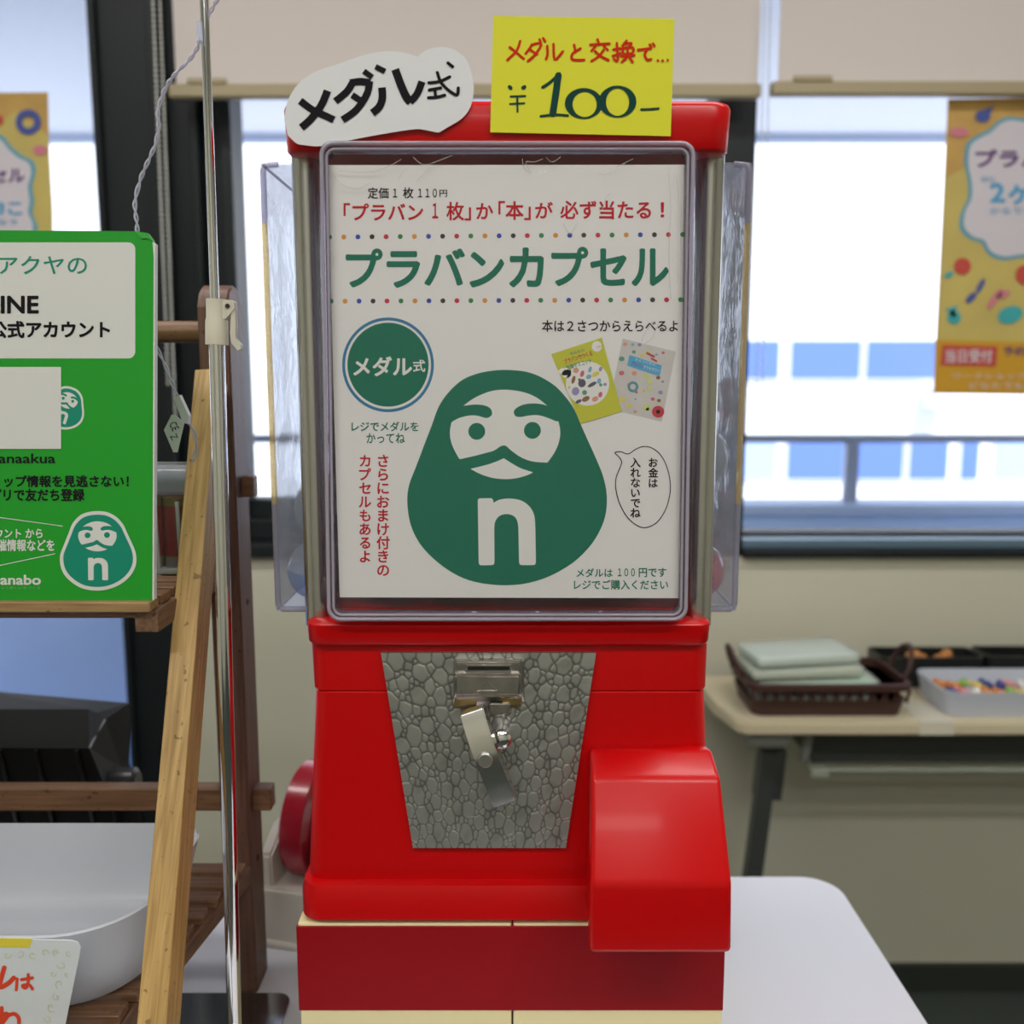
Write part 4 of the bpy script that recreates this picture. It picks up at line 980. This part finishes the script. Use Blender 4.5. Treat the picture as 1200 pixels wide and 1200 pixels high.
while ys_ < .80:
    obj('slat', B(-.655, -.2565, ys_, ys_+.018, sz-.0075, sz, .0008, 1), WXL if ys_ < .66 else WX, lad); ys_ += .0245
obj('side_rail', B(-.2700, -.2530, .654, .822, sz-.0235, sz-.0076, .001), WYm, lad)
obj('side_rail', B(-.6500, -.6330, .654, .822, sz-.0235, sz-.0076, .001), WYm, lad)
obj('dowel', T([(-.655, .745, sz-.030), (-.256, .745, sz-.030)], .0062, 14), WX, lad, smooth=50)
sz2 = H-.437
ys_ = .548
while ys_ < .79:
    xe = -.250-(.80-ys_)*.15+.008
    obj('slat', B(-.655, xe, ys_, ys_+.0165, sz2-.007, sz2, .0008, 1), WX, lad); ys_ += .0241
obj('side_rail', beam((-.2865, .545, sz2-.0150), (-.2475, .812, sz2-.0150), .014, .0155, .001), WYm, lad)
obj('side_rail', beam((-.645, .545, sz2-.0150), (-.645, .812, sz2-.0150), .014, .0155, .001), WYm, lad)

# green notice board standing on the upper shelf
Yg = .654
GRN = mat('green_board', (.012, .34, .020), .42, bump=(1500, .12, .0003))
gbd = root('notice_board', (-.5, Yg, sz), 'bright green board with white and black Japanese writing on the ladder shelf', 'board')
gp = [(-230, 268), (160, 271), (172, 273), (178.5, 282), (180, 300), (178.5, 704.5), (-230, 705.5)]
obj('board', px_plate(gp, Yg, .0052), GRN, gbd)
obj('board_edge', px_plate([(178.8, 284), (181.6, 286), (180.5, 703), (178.0, 704.3)], Yg+.0001, .0052), mat('board_white_edge', (.72, .72, .68), .6), gbd)
obj('folded_corner', px_plate([(158, 271.5), (169, 273.5), (178, 282), (172, 279), (166, 279.5)], Yg-.0010, .0008), mat('green_fold', (.05, .42, .06), .3), gbd)
eg = .00018
def rr_px(x0, x1, y0, y1, r): return pxr(x0, x1, y0, y1, r, 0)
PGW = mat('board_white', (.72, .72, .68), .5); GT = mat('board_teal', (.0, .26, .16), .5)
pts = pxr(-170, 158.5, 284, 420, 8, 0)
obj('print', flats([pts], Yg-eg), PGW, gbd, label='white panel at the top')
letter(gbd, 'アクヤの', (-2, 300, 102, 321), Yg-2*eg, GT, .008)
letter(gbd, 'LINE', (-14, 346.5, 45.5, 367.5), Yg-2*eg, BLACK, .03)
letter(gbd, '公式アカウント', (-12, 376, 129, 396.5), Yg-2*eg, BLACK, .036)
obj('print', flats([rr_px(-34, 71.5, 430, 526, .5)], Yg-3*eg), PGW, gbd, label='blank white square')
emblem(gbd, lambda x, y: (77+((x-508)*math.cos(.33)-(y-621)*math.sin(.33))*.0405, 478+((x-508)*math.sin(.33)+(y-621)*math.cos(.33))*.0405), Yg-.9*eg, .00006, GT, PGW, outline=1.12)
letter(gbd, 'hanaakua', (-11.5, 531.5, 65, 543), Yg-eg, BLACK, .018)
letter(gbd, 'ショップ情報を見逃さない！', (-25, 557, 151, 571), Yg-eg, BLACK, .032)
letter(gbd, 'アプリで友だち登録', (-25, 572.5, 99, 587.5), Yg-eg, BLACK, .032)
letter(gbd, 'アカウント から', (-28, 619.5, 50, 630.5), Yg-eg, PGW, .026)
letter(gbd, '開催情報などを', (-14, 632, 64, 646), Yg-eg, PGW, .026)
letter(gbd, 'hanabo', (-9, 673.5, 48, 685.5), Yg-eg, PGW, .028)
letter(gbd, 'みんなで楽しいをつくる', (-10, 687, 47, 690.5), Yg-eg, mat('pale_green_ink', (.20, .50, .20), .5), 0)
obj('print', strokes([((-40, 601), (73, 616.5))], .9, Yg-eg), PGW, gbd); obj('print', strokes([((-40, 671), (64, 649))], .9, Yg-eg), PGW, gbd)
emblem(gbd, lambda x, y: (115+((x-508)*.0785), 645.5+(y-621)*.0755), Yg-2*eg, .00010, GT, PGW, outline=1.10)

# clear case with red tubes behind the board
ys2 = .745
case = root('tube_case', (-.31, ys2, sz), 'clear plastic case of red tubes with brass caps behind the green board', 'case')
CC = clear('case_plastic', (.92, .93, .95), 1.5, .08, bump=(60, .15, .002), haze=.03, hazecol=(.85, .85, .88))
xc0, xc1 = -.40, X(229, 620, ys2)
ztop = Z(545, ys2)
obj('back_card', B(xc0, xc1, ys2+.028, ys2+.030, sz+.0005, ztop), mat('case_card', (.50, .50, .54), .5), case)
obj('top_hood', T([(xc0, ys2+.014, Z(565, ys2)), (xc1-.002, ys2+.014, Z(565, ys2))], .0125, 20), clear('case_hood', (.80, .80, .86), 1.5, .1, haze=.5, hazecol=(.55, .55, .62)), case, smooth=50)
obj('case_front', B(xc0, xc1, ys2-.003, ys2-.0022, sz+.001, Z(582, ys2)), CC, case)
obj('case_tray', B(xc0, xc1, ys2-.003, ys2+.028, sz+.0004, sz+.005, .001), mat('case_white', (.75, .75, .76), .35), case)
px_c = [(-.2805), (-.2575), (-.3035), (-.3265)]
TR_, BRS = mat('tube_red', (.42, .010, .035), .35, bump=(900, .2, .0006)), mat('tube_brass', (.40, .24, .09), .35, metal=.7)
for i, xx in enumerate((X(206, 630, ys2+.01), X(232, 630, ys2+.01), X(180, 630, ys2+.01), X(154, 630, ys2+.01))):
    yy = ys2+.010; r_ = .0088
    zb_, z2, z3, z4 = Z(671, yy), Z(650, yy), Z(592, yy), Z(582, yy)
    lab = ['red tube with brass cap beside the green board, in the clear case', 'red tube half hidden by the pale shelf leg, in the clear case', 'red tube just behind the edge of the green board', 'red tube hidden farthest behind the green board'][i]
    tb = root('glitter_tube', (xx, yy, zb_), lab, 'tube', 'red tubes in the clear case')
    obj('body', T([(xx, yy, z2), (xx, yy, z3)], r_, 20), TR_, tb, smooth=50)
    obj('cap', T([(xx, yy, z3), (xx, yy, z4), (xx, yy, z4+.0008)], [r_*1.02, r_*1.02, r_*.6], 20), BRS, tb, smooth=30)
    obj('cap', T([(xx, yy, zb_), (xx, yy, zb_+.001), (xx, yy, z2)], [r_*.7, r_*.96, r_*.96], 20), BRS, tb, smooth=30)
    obj('nozzle', T([(xx, yy, zb_-.003), (xx, yy, zb_)], .0028, 12), mat('nozzle_grey', (.12, .10, .10), .4), tb)
    lp = BM(); flat(lp, [(0, 0)]*0, yy) if False else None
    a, b = Z(664, yy), Z(651, yy)
    rings = [[(xx+math.sin(t)*r_*1.01, yy-math.cos(t)*r_*1.01, zz) for t in [math.radians(d) for d in range(-60, 61, 12)]] for zz in (a, b)]
    A = [lp.verts.new(p) for p in rings[0]]; Bq = [lp.verts.new(p) for p in rings[1]]
    for k in range(len(A)-1): lp.faces.new((A[k], A[k+1], Bq[k+1], Bq[k]))
    obj('label_band', lp, mat('tube_label', (.32, .27, .27), .5), tb, smooth=60)
    for dx in (-1,):
        obj('divider', T([(xx-.0118, ys2-.001, Z(588, ys2)), (xx-.0108, ys2-.001, Z(676, ys2))], .0016, 10), mat('case_white'), case, smooth=60)

# milky tub on the lower shelf
def big_tub():
    zb_, zt_ = sz2+.0006, H-.371
    def rg(z_, g, r):                    # front corners wide, back corners tighter
        pts = []; x0, x1, y0, y1 = -.60-g, -.270+g, .598-g, .735+g
        for sx, sy, a0, q in ((1, 1, 0, r*.5), (0, 1, 90, r*.5), (0, 0, 180, r), (1, 0, 270, r)):
            cx = x1-q if sx else x0+q; cy = y1-q if sy else y0+q
            for i in range(11):
                a = math.radians(a0+9*i); pts.append(Vector((cx+q*math.cos(a), cy+q*math.sin(a), z_)))
        return pts
    return ring_loft(BM(), [rg(zb_, -.006, .050), rg(zb_+.005, 0, .054), rg(zb_+.03, .006, .058), rg(zt_, .014, .062), rg(zt_+.001, .0125, .061), rg(zt_, .0115, .060), rg(zb_+.03, .0035, .055), rg(zb_+.008, -.003, .051), rg(zb_+.0035, -.012, .045)])
MILK = clear('milky_big_tub', (.86, .88, .92), 1.45, .22, haze=.55, hazecol=(.72, .75, .80))
tag(obj('plastic_tub', big_tub(), MILK, smooth=60), 'large milky white tub on the lower shelf of the wooden ladder', 'tub')

# handwritten card in front of the tub
Yh = .572
hc = root('notice_card', P(40, 1200, Yh), 'white card with pale scrolls and red handwriting, taped in front of the milky tub', 'card')
obj('card', px_plate([(-120, 1098), (84, 1102), (91, 1104), (94.5, 1110), (93, 1120), (76, 1203), (70, 1240), (-120, 1240)], Yh, .0006), mat('card_cool_white', (.68, .72, .74), .5), hc)
obj('tape', px_plate([(-60, 1099), (38, 1100), (34, 1110.5), (-60, 1109)], Yh-.0004, .0003), mat('tape_yellow', (.78, .66, .06), .35), hc)
obj('lettering', strokes([(5.5, (-8, 1140), (-4, 1155), (-12, 1166)), (5.5, (5, 1134), (1, 1148), (0, 1157), (10, 1152), (16, 1146)), (3.6, (20, 1147), (19, 1160)), (3.6, (25, 1148), (38, 1146)), (3.6, (33, 1142), (33, 1152), (30, 1158), (26, 1155), (34, 1154), (38, 1159))], 4, Yh-.0003, n=4), mat('marker_orange_red', (.72, .06, .02), .5), hc)
obj('lettering', strokes([(4.5, (2, 1181), (1, 1210)), (4.5, (-5, 1192), (10, 1188), (-2, 1205)), (4.5, (6, 1192), (16, 1188), (22, 1194), (20, 1206), (10, 1208), (14, 1203), (24, 1208))], 4, Yh-.0003, n=4), mat('marker_orange_red'), hc)
sc_ = []
for (x, y, r, s0, dr) in ((8, 1119, 5, 0, 1), (24, 1117, 5, 2, -1), (38, 1119, 5, 1, 1), (52, 1117, 5, 0, -1), (66, 1116, 5, 2, 1), (80, 1117, 4, 1, 1), (72, 1130, 6, 3, -1), (62, 1141, 4, 0, 1), (70, 1153, 6, 2, 1), (66, 1168, 5, 4, -1), (60, 1180, 6, 1, 1), (56, 1193, 5, 3, -1), (78, 1142, 3, 1, 1)):
    sc_.append([(x+r*(1-t/9)*math.cos(s0+dr*t*.7), y+r*(1-t/9)*math.sin(s0+dr*t*.7)) for t in range(8)])
obj('print', strokes(sc_, 1.3, Yh-.0003, n=3), mat('scroll_cream', (.66, .66, .50), .5), hc, kind='stuff')

# black device behind the shelf
Yd = .93
dev = root('black_device', (-.45, .96, TZ), 'black plastic device with a slanted lid and round hinge behind the ladder shelf', 'device')
bm = BM()
f = [P(*q) for q in ((-120, 876, .90), (105, 877, .90), (124, 925, .90), (140, 985, .90), (-120, 985, .90))]
t_ = [P(*q) for q in ((-120, 831, .94), (103, 831, .94), (113, 835, .95), (123, 843, .955))]
s_ = [P(*q) for q in ((143, 900, 1.0), (158, 985, 1.0))]
V = [bm.verts.new(q) for q in f]; Tt = [bm.verts.new(q) for q in t_]; Ss = [bm.verts.new(q) for q in s_]
low = [bm.verts.new(Vector((q.x, q.y, TZ+.001))) for q in (f[4], f[3], s_[1])]
bk = [bm.verts.new(Vector((f[0].x, 1.02, TZ+.001))), bm.verts.new(Vector((s_[1].x, 1.02, TZ+.001))), bm.verts.new(Vector((s_[0].x, 1.02, s_[0].z))), bm.verts.new(Vector((t_[3].x, 1.02, t_[3].z-.005))), bm.verts.new(Vector((f[0].x, 1.02, t_[0].z-.005)))]
bm.faces.new((V[0], V[1], V[2], V[3], V[4])); bm.faces.new((Tt[0], Tt[1], Tt[2], Tt[3], V[1], V[0]))
bm.faces.new((V[1], Tt[3], Ss[0], V[2])); bm.faces.new((V[2], Ss[0], Ss[1], V[3]))
bm.faces.new((V[4], V[3], low[1], low[0])); bm.faces.new((V[3], Ss[1], low[2], low[1]))
bm.faces.new((Tt[0], bk[4], bk[3], Tt[3], Tt[2], Tt[1])); bm.faces.new((Tt[3], bk[3], bk[2], Ss[0])); bm.faces.new((Ss[0], bk[2], bk[1], low[2], Ss[1]))
bm.faces.new(bk); bm.faces.new((V[0], V[4], low[0], bk[0], bk[4], Tt[0])); bm.faces.new((low[0], low[1], low[2], bk[1], bk[0]))
obj('body', bm, mat('device_black', (.010, .0105, .0105), .6, spec=.15, bump=(900, .1, .0004)), dev)
for x in (0, 42, 90):
    obj('rib', beam(P(x, 879, .898), P(x+22, 975, .898), .004, .003, .0005), mat('device_black_gloss', (.006, .006, .007), .3), dev)
obj('edge_trim', T([P(105, 876.5, .899), P(113, 860, .928), P(123, 843.5, .954)], .0011, 8), mat('device_trim', (.25, .24, .26), .3), dev)
hk = P(150, 917, .935)
obj('hinge_knob', T([(hk.x-.020, .938, hk.z), (hk.x-.012, .938, hk.z), (hk.x+.006, .938, hk.z), (hk.x+.010, .938, hk.z)], [.013, .0145, .0145, .010], 24), mat('device_grey', (.035, .035, .038), .3), dev, smooth=40)
obj('hinge_arm', wedge([(136, 938), (160, 930), (167, 960), (166, 990), (132, 990)], .93, [(136, 938), (160, 930), (167, 960), (166, 990), (132, 990)], .955, .001), mat('device_grey'), dev)

# ================================================================ CHROME STAND POLE
stn = root('display_stand', (-.25, .62, TZ), 'chrome telescopic display stand with cream clamp in front of the ladder shelf', 'stand')
Ypo = .662
ptop = P(239.5, 0, Ypo); pmid = P(252.5, 372, Ypo); pbot = Vector((-.2155, Ypo, TZ+.004))
dirp = (ptop-pmid); ptop2 = pmid+dirp*1.25
obj('upper_tube', T([pmid, ptop2], .0030, 20), CHROME, stn, smooth=40)
obj('lower_tube', T([pbot, P(254, 400, Ypo)], .0054, 28), CHROME, stn, smooth=40)
CL = mat('clamp_cream', (.62, .58, .46), .4)
obj('clamp', T([P(254.3, 404, Ypo), P(254, 376, Ypo), P(253.6, 372.5, Ypo), P(253.5, 350.5, Ypo)], [.0078, .0076, .0068, .0068], 24), CL, stn, smooth=40)
obj('clamp_ear', px_plate([(250, 351), (271, 351.5), (274, 354), (274.5, 362), (264, 374), (250, 372)], Ypo-.004, .008), CL, stn)
obj('clamp_lever', px_plate([(270, 353), (275, 356), (276, 380), (275.5, 396), (282, 404), (282, 409), (278, 410.5), (271, 402), (269.5, 390), (270.5, 372)], Ypo-.003, .006), CL, stn)
pv = P(266.8, 358.5, Ypo-.0042); obj('pivot', T([pv, pv-Vector((0, .0008, 0))], .0016, 14), mat('pivot_black', (.02, .02, .02), .4), stn)
bm = ring_loft(BM(), [rrect(-.400, -.2085, .52, .8195, q, r, 8) for q, r in ((TZ+.0003, .014), (TZ+.0030, .014), (TZ+.0036, .0132))])
obj('base_plate', bm, mat('dark_chrome', (.42, .43, .46), .12, metal=1), stn, smooth=35)

# ================================================================ TAPE DISPENSER
td = root('tape_dispenser', (-.225, .95, TZ), 'cream desktop tape dispenser with a red tape roll beside the ladder shelf', 'tape dispenser')
TD = mat('dispenser_cream', (.62, .59, .54), .4)
MT = Matrix.Translation((-.262, .905, TZ)) @ Matrix.Rotation(math.radians(-14), 4, 'Z')
def tdp(name, bm, m, parent=td, **k):
    bmesh.ops.transform(bm, matrix=MT, verts=bm.verts); return obj(name, bm, m, parent, **k)
def slab(prof, x0, x1, bev=.0025):      # profile in local (y, z), extruded across x
    bm = BM(); A = [bm.verts.new((x0, y, q)) for y, q in prof]; Bq = [bm.verts.new((x1, y, q)) for y, q in prof]; n = len(A)
    bm.faces.new(A); bm.faces.new(Bq[::-1])
    for i in range(n): bm.faces.new((A[i], Bq[i], Bq[(i+1) % n], A[(i+1) % n]))
    bmesh.ops.recalc_face_normals(bm, faces=bm.faces)
    bmesh.ops.bevel(bm, geom=bm.edges[:], offset=bev, segments=3, affect='EDGES', clamp_overlap=True)
    return bm
tdp('base', slab([(0, 0), (.155, 0), (.155, .062), (.0, .062)], 0, .085), TD, smooth=40)
tdp('side_wall', slab([(.004, .058), (.004, .096), (.035, .118), (.085, .118), (.15, .09), (.15, .058)], 0.001, .014), TD, smooth=40)
tdp('side_wall', slab([(.0, .058), (.0, .070), (.02, .100), (.045, .115), (.085, .115), (.15, .09), (.15, .058)], .056, .084), TD, smooth=40)
tdp('front_lip', slab([(-.006, 0), (.010, 0), (.010, .006), (-.006, .006)], -.003, .088, .001), TD, smooth=40)
cy_, cz_ = .066, .112; Ro, Ri = .060, .036
bm = BM(); rings = []
for x, r in ((.0215, Ri), (.0215, Ro-.001), (.0225, Ro), (.0455, Ro), (.0465, Ro-.001), (.0465, Ri)):
    rings.append([(x, cy_+r*math.cos(2*PI*k/56), cz_+r*math.sin(2*PI*k/56)) for k in range(56)])
ring_loft(bm, rings+[rings[0]], cap=False)
bmesh.ops.remove_doubles(bm, verts=bm.verts, dist=1e-6)
tdp('tape_roll', bm, mat('tape_roll_red', (.42, .010, .030), .25, coat=.3), smooth=40)
tdp('hub', T([(.019, cy_, cz_), (.049, cy_, cz_)], Ri-.001, 32), mat('hub_black', (.02, .018, .02), .4), smooth=40)
tdp('axle', T([(.012, cy_, cz_), (.058, cy_, cz_)], .006, 16), mat('hub_black'), smooth=40)
pp = obj('paper_slip', B(X(240, 1035, .99), X(264, 1035, .99), .985, 1.02, TZ+.0002, TZ+.0009), mat('slip_white', (.75, .78, .85), .5)); tag(pp, 'small white paper slip lying behind the ladder shelf', 'paper')

# ================================================================ FAIRY LIGHT WIRE WITH ITS TAG
fw_ = root('fairy_light_wire', P(170, 270, .70), 'thin clear twisted fairy light wire looped over the chrome pole', 'wire')
WM = clear('wire_clear', (.80, .80, .86), 1.6, .08, haze=.55, hazecol=(.70, .70, .80))
def twist(pts, Y0, Y1, r=.0007, amp=.0010, turns=60, name='strand'):
    q = smoothline(pts, 12); n = len(q); W3 = [P(x, y, Y0+(Y1-Y0)*i/(n-1)) for i, (x, y) in enumerate(q)]
    for s in (0, PI):
        out = [p+Vector((math.cos(s+i*turns/n), math.sin(s+i*turns/n), 0))*amp for i, p in enumerate(W3)]
        obj(name, T(out, r, 6), WM, fw_, smooth=180)
twist([(262, -12), (252, 4), (244, 18), (236, 34), (234, 44), (231, 56), (222, 70), (208, 84), (198, 96), (190, 112), (185, 132), (186, 150), (181, 172), (172, 192), (164, 212), (158, 238), (160, 258), (161, 275)], .655, .70, turns=75)
twist([(180, 398), (186, 412), (196, 434), (203, 452), (208, 466)], .72, .73, turns=14)
twist([(219, 492), (224, 500), (229, 512), (230, 526), (226, 540)], .73, .74, turns=8)
lb = P(234, 37, .654); obj('led_bulb', T([lb+Vector((0, 0, .006)), lb-Vector((0, 0, .006))], .0018, 10), clear('led_resin', (.85, .86, .95), 1.6, .05, haze=.4), fw_, smooth=60)
obj('splice_box', px_plate([(203, 466), (210, 463), (221, 487), (220, 497), (214, 495)], .725, .006), mat('splice_white', (.62, .62, .60), .4), fw_)
obj('paper_tag', px_plate([(201, 486), (206, 487), (216, 495), (208, 530), (203, 530), (192, 504)], .722, .0006), mat('tag_white', (.66, .66, .64), .5), fw_)
letter(fw_, 'CE', (199, 495, 209, 504), .7218, BLACK, .01, rot=1.1)
letter(fw_, 'Z', (201, 508, 207, 516), .7218, BLACK, .0, rot=1.1)
